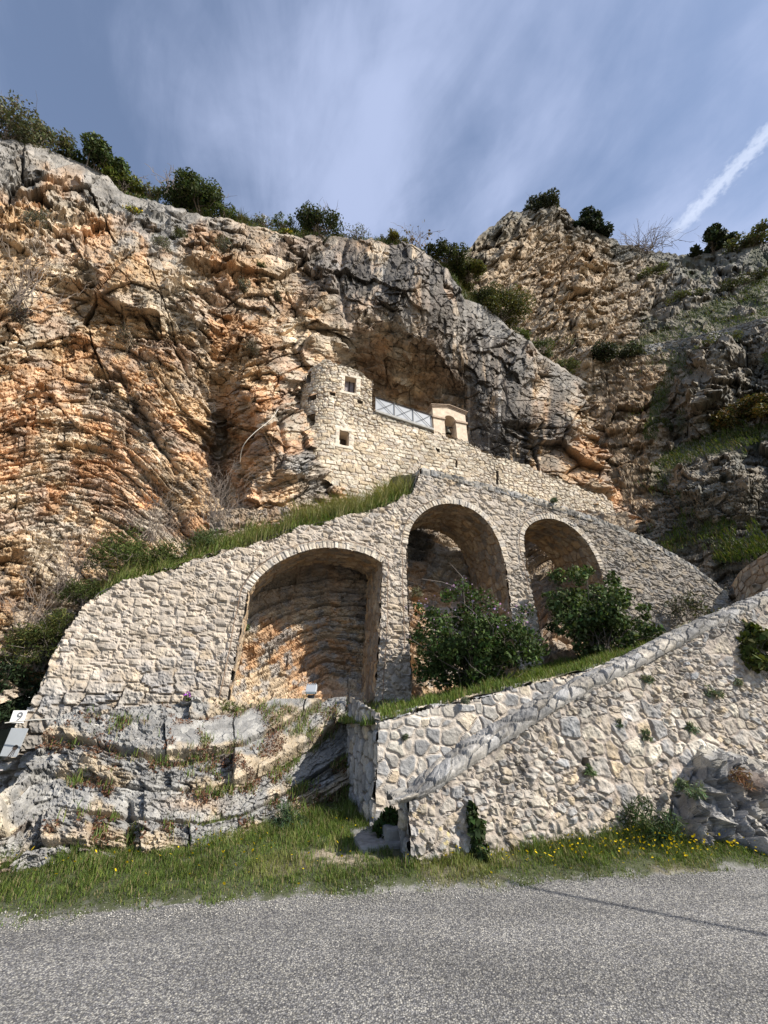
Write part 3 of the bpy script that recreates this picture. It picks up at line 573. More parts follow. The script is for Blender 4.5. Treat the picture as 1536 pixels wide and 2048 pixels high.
# ---- hermitage: straight wall at d = 12.5 with a rounded corner to the left
DC = 12.5; RC = 1.25
def build_hermitage():
    root = tag(empty('hermitage'), 'small cream stone hermitage with rounded corner tower, bell gable and railing under the overhanging cliff', 'hermitage')
    s0 = float(SZ(662, 850, DC)[0])
    top_px = [(604,735),(614,726),(628,723),(648,722),(668,727),(690,733),(712,742),(732,752),(746,762),(747,790),(748,826),(760,830),(800,843),(856,861),(900,872),(938,887),(960,900),(1000,915),(1050,932),(1100,950),(1160,974),(1206,992),(1222,1000)]
    bot_px = [(1234,1040),(1100,1080),(900,1060),(820,1000),(770,985),(716,986),(690,975),(668,950),(640,920),(622,895),(610,872),(600,800)]
    top = resample(szpoly(top_px, DC), .05)[0]; bot = szpoly(bot_px, DC); out = np.vstack([top, bot])
    lx = float(szpoly([(600,800)], DC)[0, 0])
    sl = s0 - RC*math.pi/2*1.25
    step = .032
    # flat coordinate q: q>=s0 straight; q<s0 arc length round the corner
    q = np.arange(sl, out[:, 0].max()+.15, step); z = np.arange(out[:, 1].min()-.1, out[:, 1].max()+.2, step)
    Q, Z = np.meshgrid(q, z); th = np.clip((s0-Q)/RC, 0, None)
    Sx = np.where(Q < s0, s0 - RC*np.sin(th), Q)             # plane abscissa of the surface point
    Dx = np.where(Q < s0, DC + RC*(1-np.cos(th)), DC)
    # outline test with the point seen on the reference plane
    def toplane(S, D, Zz):
        P = W(S, D, Zz); k = DC/np.maximum(B[0]*P[..., 0]+B[1]*P[..., 1], .1)
        s_, z_ = k*(P[..., 0]*A[0]+P[..., 1]*A[1]), CAMZ+k*(P[..., 2]-CAMZ); return s_, z_
    ps, pz = Q, Z                                             # along the straight part they agree
    topz = np.interp(np.maximum(Q, out[:, 0].min()), top[:, 0], top[:, 1]); 
    lim = szpoly(top_px, DC); zt0 = lim[4, 1]; 
    topz = np.where(Q < s0, np.interp(Q, [sl, s0-1.2, s0-.5, s0], [zt0-.35, zt0-.05, zt0+.05, zt0]), topz)
    topz = np.where(Q < SZ(746, 762, DC)[0]-.02, topz, np.where(Q < SZ(749, 800, DC)[0], np.minimum(topz, SZ(748, 826, DC)[1]), topz))
    botl = szpoly([(700,986),(668,950),(640,915),(610,870)], DC)
    botz = np.where(Q > s0+.4, out[:, 1].min()-.1, np.interp(Q, [sl, s0-1.2, s0, s0+.5], [botl[3, 1]-1.2, botl[2, 1]-.6, botl[1, 1]-.3, botl[0, 1]]))
    rag = .14*fbm(Q*2.6, Z*0, 3, 401) + .16*(hsh(np.floor(Q/.3).astype(np.int64), np.zeros(Q.shape, np.int64), 402)-.5)
    mask = (Z < topz + rag) & (Z > botz) & (Q < szpoly([(1226,1010)], DC)[0, 0] + .12*fbm(Z*3, Q*0, 2, 403))
    up = sstep(Z, SZ(700, 870, DC)[1]-.2, SZ(700, 850, DC)[1]+.8)*(Q < SZ(760, 830, DC)[0])
    lowc = sstep(Q, SZ(900, 900, DC)[0]-2, SZ(1000, 940, DC)[0])
    dA, cA, mA, _, _ = masonry(Q, Z, .175, 1.95, .50, 410, p=4, relief=.042, joint=.14, big=.22, warp=.06, pal=PAL_CREAM, mort=(.40,.31,.22))
    dB, cB, mB, _, _ = masonry(Q, Z, .145, 1.7, .78, 420, p=3, relief=.06, joint=.17, big=.4, warp=.08, pal=PAL_CREAM, mort=(.34,.26,.19))
    wB = np.clip(np.maximum(sstep(up + .4*fbm(Q*.6, Z*.6, 3, 425), .3, .7), .8*sstep(lowc+.3*fbm(Q*.5, Z*.5, 2, 426), .4, .8)), 0, 1)
    D = dA*(1-wB)+dB*wB; col = (cA*(1-wB)[..., None]+cB*wB[..., None])*(1.03+.22*fbm(Q*.8, Z*.8, 4, 430))[..., None]
    # openings
    holes = []
    def pxquad(pts): return szpoly(pts, DC)
    wins = [([(690,753),(712,758),(711,788),(689,782)], .45, True), ([(679,861),(697,866),(697,893),(680,889)], .6, True)]
    puts = [([(660,784),(671,786),(671,793),(661,790)], .35), ([(715,800),(725,803),(725,809),(716,806)], .35), ([(872,897),(879,899),(879,905),(873,903)], .3)]
    slits = [([(911,921),(914,922),(914,936),(911,935)], .3), ([(992,942),(996,943),(996,971),(992,969)], .3)]
    allh = [pxquad(w[0]) for w in wins] + [pxquad(w[0]) for w in puts+slits]
    for h in allh: mask &= ~inpoly(Q, Z, h)
    # openings round the corner, given by angle
    corner = []
    for (uu, vv, wid, hei) in ((617, 757, .34, .62), (625, 795, .40, .30), (616, 843, .62, .58)):
        # find the arc point seen at this pixel
        ths = np.linspace(0, 1.9, 200); S_ = s0 - RC*np.sin(ths); D_ = DC + RC*(1-np.cos(ths)); P = W(S_, D_, 0)
        x, y, zz = ray(uu, vv); k = P[:, 1]/y; err = np.abs(k*x-P[:, 0]); i = int(np.argmin(err + (ths > 1.6)*9)); zc = CAMZ+k[i]*zz; qc = s0-RC*ths[i]
        m_ = (np.abs(Q-qc) < wid/2) & (np.abs(Z-zc) < hei/2); mask &= ~m_; corner.append((qc, zc, wid, hei, ths[i]))
    n_s = np.where(Q < s0, -np.sin(th), 0); n_d = np.where(Q < s0, -np.cos(th), -1.0)
    grid('wall_face', W(Sx + n_s*D, Dx + n_d*D, Z), M_WALL, root, col, mask, smooth=False, flip=True)
    for (w, dep, fr), h in zip(wins, allh):
        r = recess(root, h, DC-.01, dep, 'window', M_PLASTER)
        recess_back = None
        mb = MB(); c = h.mean(0); cw = h[:, 0].max()-h[:, 0].min(); chh = h[:, 1].max()-h[:, 1].min()
        x0, x1 = h[:, 0].min(), h[:, 0].max(); z0, z1 = h[:, 1].min(), h[:, 1].max()
        zl, zr = (h[0, 1]-h[3, 1]), 0
        mb.box(x0-.15, x0, DC-.035, DC+.2, h[3, 1]-.12, h[0, 1]+.05); mb.box(x1, x1+.20, DC-.035, DC+.2, h[2, 1]-.15, h[1, 1]+.02)
        mb.box(x0-.20, x1+.22, DC-.04, DC+.2, h[0, 1]+.01, h[0, 1]+.16); mb.box(x0-.2, x1+.12, DC-.045, DC+.2, min(h[2, 1], h[3, 1])-.13, min(h[2, 1], h[3, 1])-.005)
        mb.build('frame', M_DRESSED, r, bevel=.02)
        if dep < .5:
            mb = MB(); mb.box(x0+.02, x1-.02, DC+.26, DC+.30, z0-.05, z1+.02); sh = mb.build('shutter', M_SHUTTER, r)
            mb = MB()
            for xx in (x0+.01, (x0+x1)/2-.02, x1-.06): mb.box(xx, xx+.05, DC+.23, DC+.257, z0-.05, z1+.02)
            mb.build('sash', M_DARKWOOD, r)
        else:
            mb = MB(); mb.box(x0, x1, DC+.5, DC+.53, z0-.05, z1+.02); mb.build('pane', M_DARKWOOD, r)
    for (w, dep), h in zip(puts+slits, allh[2:]): recess(root, h, DC-.01, dep, 'putlog_hole', M_DARKSTONE)
    for (qc, zc, wid, hei, t_) in corner:
        mb = MB(); pts = []
        for rr in (0, .45):
            for dq, dz in ((-1, -1), (1, -1), (1, 1), (-1, 1)):
                t2 = (s0-(qc+dq*wid/2))/RC; S_ = s0-(RC-rr)*math.sin(t2) if t2 > 0 else qc+dq*wid/2; D_ = DC+RC-(RC-rr)*math.cos(t2) if t2 > 0 else DC+rr
                pts.append(W(S_, D_, zc+dz*hei/2))
        mb.add(np.array(pts), [[0,1,5,4],[1,2,6,5],[2,3,7,6],[3,0,4,7],[4,5,6,7]]); mb.build('window_slot', M_DARKSTONE, root)
    # wall tops (thickness) following the outline
    for nm, p0, p1 in (('tower_top', top_px[4], top_px[8]), ('parapet_top', (749,826), (1222,1000))):
        a0, a1 = SZ(*p0, DC)[0], SZ(*p1, DC)[0]; sel = top[(top[:, 0] >= a0-.02) & (top[:, 0] <= a1+.02)]
        tt = np.linspace(0, .8, 10); bs = sel[:, 0][None]+0*tt[:, None]; dd = DC+tt[:, None]+0*bs
        dz, cc, _, _, _ = masonry(bs, dd, .22, 1.5, .75, 440, relief=.1, pal=PAL_CREAM)
        grid(nm, W(bs, dd, sel[:, 1][None]+dz-.02), M_WALL, root, cc, smooth=False)
    # side of the tower above the terrace
    s1, z1 = SZ(746, 762, DC); z2 = SZ(748, 830, DC)[1]; de = np.linspace(DC, DC+2.2, 60); ze = np.linspace(z2-.6, z1+.02, 60); E_, Zz = np.meshgrid(de, ze)
    dz, cc, _, _, _ = masonry(E_, Zz, .2, 1.5, .72, 445, relief=.04, pal=PAL_CREAM); grid('tower_side', W(s1+dz-.01+0*E_, E_, Zz), M_WALL, root, cc, smooth=False, flip=False)
    # terrace slab and its edge
    sa, za = SZ(750, 826, DC); sb, zb = SZ(866, 863, DC); mb = MB()
    v = np.vstack([W([sa, sb, sb, sa], [DC-.12, DC-.12, DC+3.4, DC+3.4], [za-.02, zb-.02, zb-.02, za-.02]), W([sa, sb, sb, sa], [DC-.12, DC-.12, DC+3.4, DC+3.4], [za+.10, zb+.10, zb+.10, za+.10])]); mb.hexa(v)
    mb.build('terrace_slab', M_DRESSED_GREY, root, bevel=.015)
    # railing: pale panel with dark frame and crossed braces
    rail = empty('railing'); rail.parent = root
    hr = .82; dR = DC+.02; n = 3; mb = MB(); pb = MB(); ss = np.linspace(sa+.02, sb-.02, n+1); zz = np.interp(ss, [sa, sb], [za+.10, zb+.10])
    for i in range(n+1): mb.tube([W(ss[i], dR, zz[i]), W(ss[i], dR, zz[i]+hr)], .015, 6)
    mb.tube([W(ss[0], dR, zz[0]+hr), W(ss[-1]+.1, dR, zz[-1]+hr)], .017, 6); mb.tube([W(ss[0], dR, zz[0]+.06), W(ss[-1], dR, zz[-1]+.06)], .018, 6)
    for i in range(n):
        mb.tube([W(ss[i], dR-.012, zz[i]+.06), W(ss[i+1], dR-.012, zz[i+1]+hr)] if i % 2 else [W(ss[i], dR-.012, zz[i]+hr), W(ss[i+1], dR-.012, zz[i+1]+.06)], .010, 5)
        mid = (ss[i]+ss[i+1])/2; zm = (zz[i]+zz[i+1])/2
        mb.tube([W(mid, dR-.012, zm+hr/2), W(ss[i+1], dR-.012, zz[i+1]+(.06 if i % 2 else hr))], .010, 5)
        mb.tube([W(ss[i], dR-.012, zz[i]+(hr if i % 2 else .06)), W(mid, dR-.012, zm+hr/2)], .010, 5)
    mb.build('rail_frame', M_IRON, rail)
    pb.hexa(np.vstack([W([ss[0], ss[-1], ss[-1], ss[0]], [dR+.03, dR+.03, dR+.036, dR+.036], [zz[0]+.05, zz[-1]+.05, zz[-1]+.05, zz[0]+.05]), W([ss[0], ss[-1], ss[-1], ss[0]], [dR+.03, dR+.03, dR+.036, dR+.036], [zz[0]+hr-.02, zz[-1]+hr-.02, zz[-1]+hr-.02, zz[0]+hr-.02])]))
    pb.build('rail_panel', M_PANEL, rail)
    # bell gable
    bg = empty('bell_gable'); bg.parent = root
    gs0 = SZ(867, 840, DC)[0]; gs1 = SZ(934, 860, DC)[0]; gz0 = SZ(938, 893, DC)[1]-.3; gzt = SZ(867, 806, DC)[1]; dg0, dg1 = DC+.02, DC+.95
    os0 = SZ(890, 850, DC)[0]; os1 = SZ(913, 855, DC)[0]; oz1 = SZ(889, 838, DC)[1]; ozb = gz0-.1; r = (os1-os0)/2; oc = (os0+os1)/2
    gz1 = oz1 + r + .24
    mb = MB(); mb.box(gs0, os0, dg0, dg1, gz0, gz1); mb.box(os1, gs1, dg0, dg1, gz0, gz1)
    a = np.linspace(math.pi, 0, 17); xs = oc + r*np.cos(a); zs = oz1 + r*np.sin(a)
    for i in range(16):
        mb.hexa(np.vstack([W([xs[i], xs[i+1], xs[i+1], xs[i]], [dg0, dg0, dg1, dg1], [zs[i], zs[i+1], zs[i+1], zs[i]]), W([xs[i], xs[i+1], xs[i+1], xs[i]], [dg0, dg0, dg1, dg1], gz1)]))
    mb.build('gable_wall', M_PLASTER, bg)
    mb = MB(); mid = (gs0+gs1)/2
    for k_, (ov, t0, t1) in enumerate(((.03, 0, .05), (.07, .053, .095), (.11, .098, .135))):
        rise = .20
        for xa, xb, h0, h1 in ((gs0-ov, mid, 0, rise), (mid, gs1+ov, rise, 0)):
            mb.hexa(np.vstack([W([xa, xb, xb, xa], [dg0-ov, dg0-ov, dg1+ov, dg1+ov], gz1+np.array([t0+h0*(k_ > -1), t0+h1, t0+h1, t0+h0])), W([xa, xb, xb, xa], [dg0-ov, dg0-ov, dg1+ov, dg1+ov], gz1+np.array([t1+h0, t1+h1, t1+h1, t1+h0]))]))
    mb.build('cornice', M_TILE, bg, bevel=.01)
    mb = MB(); mb.add(W([gs0, gs1, mid, gs0, gs1, mid], [dg0, dg0, dg0, dg1, dg1, dg1], [gz1-.002, gz1-.002, gz1+.22, gz1-.002, gz1-.002, gz1+.22]), [[0,1,2,2],[3,5,4,4]]); 
    mb.build('pediment', M_PLASTER, bg)
    mb = MB(); zi = oz1+.02
    for xa, xb in ((gs0-.06, os0+.03), (os1-.03, gs1+.06)): mb.box(xa, xb, dg0-.06, dg1+.06, zi-.06, zi+.045)
    mb.build('impost', M_TILE, bg, bevel=.012)
    bell = bpy.data.objects; prof = [(0.0, .40), (.06, .40), (.09, .36), (.105, .25), (.12, .12), (.155, .03), (.17, 0), (.14, 0)]
    mb = MB(); na = 18; c0 = W(oc, (dg0+dg1)/2-.15, oz1-.55); vv = np.array([[c0[0]+rr*math.cos(t), c0[1]+rr*math.sin(t), c0[2]+h] for rr, h in prof for t in np.arange(na)*2*math.pi/na])
    ii = np.arange(len(prof)*na).reshape(len(prof), na); jj = np.roll(ii, -1, 1); mb.add(vv, np.stack([ii[:-1], jj[:-1], jj[1:], ii[1:]], -1).reshape(-1, 4)); mb.build('bell', M_BRONZE, bg, smooth=True)
    mb = MB(); mb.tube([W(os0-.05, (dg0+dg1)/2-.15, oz1-.13), W(os1+.05, (dg0+dg1)/2-.15, oz1-.13)], .03, 6); mb.build('bell_yoke', M_IRON, bg)
    # ruined stub of wall climbing the rock behind the tower
    sp = szpoly([(592,745),(592,706),(606,690),(617,692),(628,710),(640,730),(640,760)], DC+1.6)
    s = np.arange(sp[:, 0].min(), sp[:, 0].max(), .035); z = np.arange(sp[:, 1].min(), sp[:, 1].max(), .035); S, Z = np.meshgrid(s, z)
    dz, cc, _, _, _ = masonry(S, Z, .2, 1.4, .75, 450, relief=.05, pal=PAL_CREAM); mk = inpoly(S+.03*fbm(S*6, Z*6, 2, 451), Z, sp)
    grid('ruined_stub', W(S, DC+1.6-dz, Z), M_WALL, root, cc, mk, smooth=False, flip=True)
    se = np.arange(0, 1.2, .04); E_, Zz = np.meshgrid(se, z); dz, cc, _, _, _ = masonry(E_, Zz, .2, 1.4, .75, 452, relief=.05, pal=PAL_CREAM)
    return root
# ------------------------------------------------------------------ rock inside the arches
def mixcol(c, t, f): return c + (np.asarray(t)-c)*np.clip(f, 0, 1)[..., None]
def rock_in_arches():
    pts = [(420,1080,10.5),(600,1080,10.4),(760,1080,10.4),(430,1250,9.95),(600,1250,10.05),(700,1250,10.1),(430,1380,9.5),(600,1370,9.7),(700,1370,10.1),(440,1440,8.75),(600,1430,9.0),(700,1420,9.1),
           (790,1300,10.0),(830,1050,10.7),(850,1150,10.4),(830,1300,9.7),(830,1390,8.8),(930,1050,11.2),(960,1150,11.0),(930,1280,10.0),(960,1380,9.0),(1000,1150,12),(1020,1250,11),(1060,1330,9.2),
           (1080,1080,10.9),(1120,1060,11),(1180,1120,10.9),(1080,1200,10.2),(1150,1200,10.4),(1210,1230,10.0),(1100,1290,9.2),(1160,1300,9.2),(1230,1330,9.0),(1250,1100,10.5)]
    ev = tps([p[:2] for p in pts], [p[2] for p in pts]); step = 1.8
    us = np.arange(420, 1262, step); vs = np.arange(1020, 1492, step); u, v = np.meshgrid(us, vs)
    d = ev(u, v); P = PD(u, v, np.clip(d, 8.7, 12.5))
    g = np.interp(u, [400, 450, 500, 600, 650, 700, 760, 820, 900, 1000, 1100, 1260], [80, 72, 48, -6, -26, -20, -6, 10, 60, 120, 0, 80]); g = g*(.45+.55*sstep(v, 1180, 1290))
    c = v - g + 7*fbm(u/110, v/90, 2, 501) + 1.5*fbm(u/25, v/20, 3, 502)
    l1, r1, i1, j1 = layered(u, c, 26, 511, 80, .7); l2, r2, i2, j2 = layered(u, c + 2*fbm(u/14, v/14, 2, 515), 9.5, 513, 34, .72)
    f2, e2, a2, b2 = facet(u/30, c/18, 521); f3, e3, a3, b3 = facet(u/12, c/8, 523); f4, _, _, _ = facet(u/6, v/5, 525)
    D = 9*fbm(u/60, v/60, 3, 531) + 20*l1 + 7*l2 + 10*f2 + 5*f3 + 2.5*f4
    n1 = fbm(u/60, v/60, 4, 541); n2 = fbm(u/22, v/22, 3, 542); cr = hsh(a3, b3, 543)
    col = np.broadcast_to(np.array([.52, .40, .27]), u.shape+(3,)).copy()
    col = mixcol(col, [.50, .29, .15], .8*sstep(n1+.5*(r1-.5), -.2, .3)); col = mixcol(col, [.36, .34, .32], .8*sstep(n2+.6*(r2-.5), .08, .35))
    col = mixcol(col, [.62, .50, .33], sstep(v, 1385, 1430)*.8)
    col = mixcol(col, [.20, .155, .12], (1-sstep(v+40*n1, 1190, 1235))*(u < 780)*.7)  # shadow under the first arch's crown, painted into the rock
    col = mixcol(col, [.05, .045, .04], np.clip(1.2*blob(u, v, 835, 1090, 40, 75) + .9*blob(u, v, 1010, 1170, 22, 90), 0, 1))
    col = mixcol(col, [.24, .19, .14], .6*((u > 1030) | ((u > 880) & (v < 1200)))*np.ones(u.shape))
    col = col*(.8+.4*cr)[..., None]
    N = face_cam(P, gnormals(P)); k = np.linalg.norm(P-np.array([0, 0, CAMZ]), axis=-1)/FPX*.55
    P = P + (N*.6+np.array([-B[0], -B[1], .1])*.5)*(D*k)[..., None]
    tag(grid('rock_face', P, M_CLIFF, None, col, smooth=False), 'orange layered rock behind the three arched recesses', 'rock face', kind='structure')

# ------------------------------------------------------------------ grey bedded outcrop at the foot
OUT = {}
def outcrop():
    pts = [(-120,1800,5.2),(0,1760,5.75),(0,1650,6.2),(0,1570,7.0),(60,1500,7.8),(110,1450,8.25),(250,1740,5.8),(250,1660,6.2),(250,1600,6.6),(250,1500,7.4),(250,1425,8.4),(450,1690,6.2),(450,1600,6.75),(450,1500,7.6),(450,1425,8.5),
           (600,1660,6.55),(600,1560,7.25),(600,1480,8.0),(600,1420,8.75),(690,1610,7.3),(700,1500,7.9),(740,1430,8.55),(800,1420,8.5),(800,1500,7.9),(-120,1600,6.4),(800,1640,7.2)]
    ev = tps([p[:2] for p in pts], [p[2] for p in pts]); step = 1.5
    us = np.arange(-90, 792, step); nv = 260; w = np.linspace(0, 1, nv)
    top = np.interp(us, [-90, 0, 40, 90, 120, 200, 440, 480, 620, 740, 800], [1700, 1600, 1560, 1490, 1446, 1422, 1404, 1418, 1412, 1404, 1396])
    bot = np.interp(us, [-90, 0, 120, 250, 330, 450, 600, 700, 800], [1830, 1800, 1790, 1775, 1745, 1712, 1680, 1660, 1640])
    u = np.broadcast_to(us, (nv, len(us))).astype(float); v = top[None] + w[:, None]*(bot-top)[None]
    d = ev(u, v)
    g = np.interp(u, [-90, 20, 60, 120, 200, 300, 400, 480, 540, 600, 680, 760], [70, 40, 4, -6, 4, 22, 24, 8, -20, -58, -112, -160])
    c = v - g + 7*fbm(u/150, v/150, 2, 601) + 1.8*fbm(u/40, v/30, 3, 602)
    Tm = 68.
    l1, r1, i1, j1 = layered(u + 6*fbm(u/30, v/30, 2, 603), c, Tm, 611, 150, .76)
    l2, r2, i2, j2 = layered(u, c + 2*fbm(u/16, v/16, 2, 604), 13, 613, 46, .7)
    f2, e2, a2, b2 = facet(u/34, c/22, 621); f3, e3, a3, b3 = facet(u/14, c/9, 623); f4, _, _, _ = facet(u/6, v/5, 625)
    hard = hsh(i1, i1*0+5, 631)                              # some beds stand proud and whole, some crumble
    hard = sstep(hard + .5*(r1-.5), .15, .6); D = 10*fbm(u/90, v/90, 3, 632) + 50*l1*(.6+.6*hard) + (1+9*(1-hard))*l2 + (7.5+5*(1-hard))*f2 + (4.2+3*(1-hard))*f3 + 3.0*f4
    D = D + 14*blob(u, v, 150, 1480, 70, 35) + 16*blob(u, v, 150, 1640, 90, 35) - 26*np.exp(-(((u-255-.05*(v-1600))/9)**2))*sstep(v, 1590, 1620)
    cw = c/Tm + .35*vnoise(c/(Tm*3.1), c*0+.5, 611); fr = cw-np.floor(cw)
    n1 = fbm(u/70, v/70, 4, 641); n2 = fbm(u/24, v/24, 4, 642); cr = hsh(a3, b3, 643)
    col = np.broadcast_to(np.array([.235, .232, .225]), u.shape+(3,)).copy()
    col = mixcol(col, [.37, .36, .335], sstep(n2+.5*(cr-.5), .0, .35)*.8)
    col = mixcol(col, [.45, .36, .245], np.clip(sstep(n1 + .9*(fr-.55) + .5*(r1-.5)+.3*(.5-hard), .05, .45), 0, 1)*.9)
    col = mixcol(col, [.58, .50, .37], .8*sstep(40-u + 30*n1, 0, 40)*sstep(1690-v, 0, 40))
    col = mixcol(col, [.50, .34, .20], .6*blob(u, v, 390, 1610, 50, 14) + .5*blob(u, v, 180, 1660, 90, 22)*sstep(n2, -.2, .3))
    soil = np.maximum(sstep(.24-fr + .3*n2, .02, .2), .7*sstep(fbm(u/26, v/20, 3, 645)-.05+.42*blob(u, v, 540, 1480, 70, 90)+.3*blob(u, v, 330, 1480, 120, 40), .22, .4))*sstep(n1 + .35*blob(u, v, 350, 1490, 160, 60) + .3*blob(u, v, 620, 1500, 80, 80), -.05, .22)
    col = mixcol(col, [.13, .085, .055], soil*.75)
    col = col*(.85+.3*cr)[..., None]
    P = PD(u, v, d); k = np.linalg.norm(P-np.array([0, 0, CAMZ]), axis=-1)/FPX*.72
    N = face_cam(P, gnormals(P)); Nn = N*.35 + np.array([-B[0], -B[1], .1])*.75
    P = P + Nn*(np.clip(D, -50, 46+.35*np.clip(D-46, 0, 60))*k)[..., None]
    OUT.update(P=P, fr=fr, soil=soil, u=u, v=v, n2=n2)
    tag(grid('rock_outcrop', P, M_ROCK, None, col, smooth=False), 'grey bedded limestone ledges below the arcade wall', 'rock outcrop', kind='structure')
    # the outcrop that breaks through the foot of the stair wall on the right
    step = 1.4; us = np.arange(1318, 1640, step); vs = np.arange(1462, 1740, step); u, v = np.meshgrid(us, vs)
    bnd = np.array([(1372,1500),(1400,1482),(1440,1500),(1536,1520),(1640,1540),(1640,1740),(1340,1740),(1345,1660),(1336,1640),(1350,1590),(1346,1560),(1368,1530)], float)
    m = inpoly(u + 8*fbm(u/20, v/20, 3, 651), v + 8*fbm(u/20, v/20, 3, 652), bnd)
    de = np.full(u.shape, 1e9)
    for i in range(len(bnd)):
        de = np.minimum(de, near_line(u, v, [bnd[i], bnd[(i+1) % len(bnd)]]))
    d = DF + .03 - .34*sstep(np.where(inpoly(u, v, bnd), de, 0), 0, 60) - .25*sstep(v, 1560, 1720) - .15*sstep(u, 1400, 1540)
    c = v - .85*(u-1400) + 8*fbm(u/60, v/60, 3, 661)
    l1, r1, i1, j1 = layered(u+v*.4, c, 46, 663, 90, .6); f1, e1, a1, b1 = facet((u+.6*v)/52, c/36, 665); f2, _, a2, b2 = facet(u/22, c/14, 667); f3, _, _, _ = facet(u/9, v/8, 669)
    D = 40*l1 + 22*f1 + 12*f2 + 4*f3
    n2 = fbm(u/30, v/30, 3, 671); col = np.broadcast_to(np.array([.235, .23, .225]), u.shape+(3,)).copy(); col = mixcol(col, [.46, .42, .35], sstep(n2+.5*(r1-.5), .0, .4)*.7)
    col = mixcol(col, [.20, .12, .07], .7*blob(u, v, 1490, 1570, 30, 25)); col = col*(.8+.4*hsh(a2, b2, 672))[..., None]
    P = PD(u, v, d); P = P + (face_cam(P, gnormals(P))*.3+np.array([-B[0], -B[1], .15])*.7)*((D-4)*sstep(de, 0, 16)*5.0/FPX)[..., None]
    tag(grid('rock_outcrop', P, M_ROCK, None, col, m, smooth=False), 'dark jagged rock at the foot of the stair wall', 'rock outcrop', kind='structure')

# ------------------------------------------------------------------ stair walls in front
DF, DBK = 4.89, 6.0
SIL = [(788,1566),(836,1558),(900,1514),(1000,1448),(1060,1412),(1100,1388),(1200,1340),(1300,1291),(1400,1241),(1536,1184),(1720,1098)]
def stair_walls():
    root = wall_thing('stair_wall', 'long sloping parapet wall of cream and grey rubble rising to the right beside the road, with a rounded stone coping')
    sil = szpoly(SIL, DF); topl = np.stack([sil[:, 0], sil[:, 1]-.17], -1)
    top = resample(topl, .03)[0]; sL = float(SZ(818, 1660, DF)[0]); step = .0125
    s = np.arange(sL, top[:, 0].max(), step); z = np.arange(-.1, top[:, 1].max()+.05, step); S, Z = np.meshgrid(s, z)
    zt = np.interp(S, top[:, 0], top[:, 1]); mask = Z < zt+.02
    n0 = fbm(S*.55, Z*.8, 3, 701)
    tone = np.clip(.28 + .5*(1-sstep(zt-Z, .15, .8)) + .4*(1-sstep(S, sL+.3, sL+1.3))*sstep(Z, .45, .7) - .25*sstep(S, 2.5, 4) + .5*n0, .06, .9)
    d1, c1, m1, _, _ = masonry(S, Z, .080, 1.55, .92, 711, tone=tone, relief=.033, joint=.26, big=.6, pal=PAL_WARM, mort=(.41,.35,.295), warp=.07)
    pit = sstep(fbm(S*11, Z*13, 3, 713), .30, .44); d1 = d1 - .03*pit + .014*fbm(S*7, Z*8, 3, 714)
    d2, c2, m2, _, _ = masonry(S, Z, .19, 1.25, .9, 721, p=3, tone=tone*.8, relief=.037, joint=.17, big=.60, pal=PAL_WARM, mort=(.42,.355,.30))
    b = sstep(fbm(S*1.5+3, Z*1.7, 3, 731) + .16*(1-sstep(Z, .1, .7)), .14, .19)
    D = d1*(1-b)+d2*b; col = c1*(1-b)[..., None]+c2*b[..., None]
    dirt = sstep(fbm(S*1.3, Z*2.0, 4, 735), .05, .35); col = mixcol(col, [.20, .185, .17], .55*dirt*sstep(1.1-(zt-Z), .1, 1.0))
    col = col*(1+.14*fbm(S*1.1, Z*1.1, 3, 737))[..., None]
    yl = sstep(fbm(S*16, Z*16, 3, 738), .50, .6)*blob(S, Z, sL+.32, .33, .3, .16); col = mixcol(col, [.62, .47, .08], yl*.9)
    pt2 = sstep(fbm(S*4.5, Z*5, 4, 745), .0, .25)*.5; col = col + (np.array([.44, .385, .325])*(1+.35*fbm(S*18, Z*18, 3, 746))[..., None]-col)*pt2[..., None]; D = D*(1-.5*pt2)+.02*fbm(S*9, Z*10, 3, 747); col = col*.90
    # putlog holes
    for (uu, vv, hw, hh) in ((1168, 1524, .055, .05), (1378, 1392, .05, .04), (1286, 1337, .03, .03)):
        hs, hz = SZ(uu, vv, DF); D = D - .22*((np.abs(S-hs) < hw) & (np.abs(Z-hz) < hh))
    bulge = .05*fbm(S*.5, Z*.5, 2, 739)
    grid('wall_face', W(S, DF-D-bulge, Z), M_WALL, root, col, mask, smooth=False, flip=True)
    # coping: worn slabs tilted to the road, rounded on the nose
    cs, cl = resample(top, .02); npf = 30; th = .42
    pd = np.array([.01, -.012, -.018, -.005, .03, .09, .15, .22, .30, .30]); pz = np.array([-.06, -.02, .025, .06, .09, .115, .13, .14, .12, -.3]); tt = np.linspace(0, 9, npf)
    pd = np.interp(tt, range(10), pd); pz = np.interp(tt, range(10), pz); g = np.broadcast_to(cl, (npf, len(cl))); yy = np.r_[0, np.cumsum(np.hypot(np.diff(pd), np.diff(pz)))][:, None]+0*g
    dz, cc, m_, _, _ = masonry(g, yy+.06, .155, 1.5, .85, 741, tone=np.ones(g.shape), relief=.06, joint=.12, big=.5, pal=PAL_GREY, mort=(.24,.225,.20), warp=.06)
    cc = mixcol(cc, [.26, .25, .235], np.full(g.shape, .55))*(1+.5*fbm(g*3, yy*6, 4, 743))[..., None]; dz = dz + .03*fbm(g*4, yy*6, 3, 744)
    grid('coping', W(cs[:, 0][None]+0*g, DF+pd[:, None]-dz*.5*(pd[:, None] < .2) - .05*fbm(cl*.5, cl*0, 2, 739)[None], cs[:, 1][None]+pz[:, None]*(.15+.85*sstep(cl, 0, .7))[None]+dz*.6), M_WALL, root, cc, smooth=False)
    # end pier facing the grass: squared grey blocks
    zz = np.arange(-.05, top[0, 1]+.17, .012); ee = np.arange(DF-.005, DF+.305, .012); E_, Zz = np.meshgrid(ee, zz)
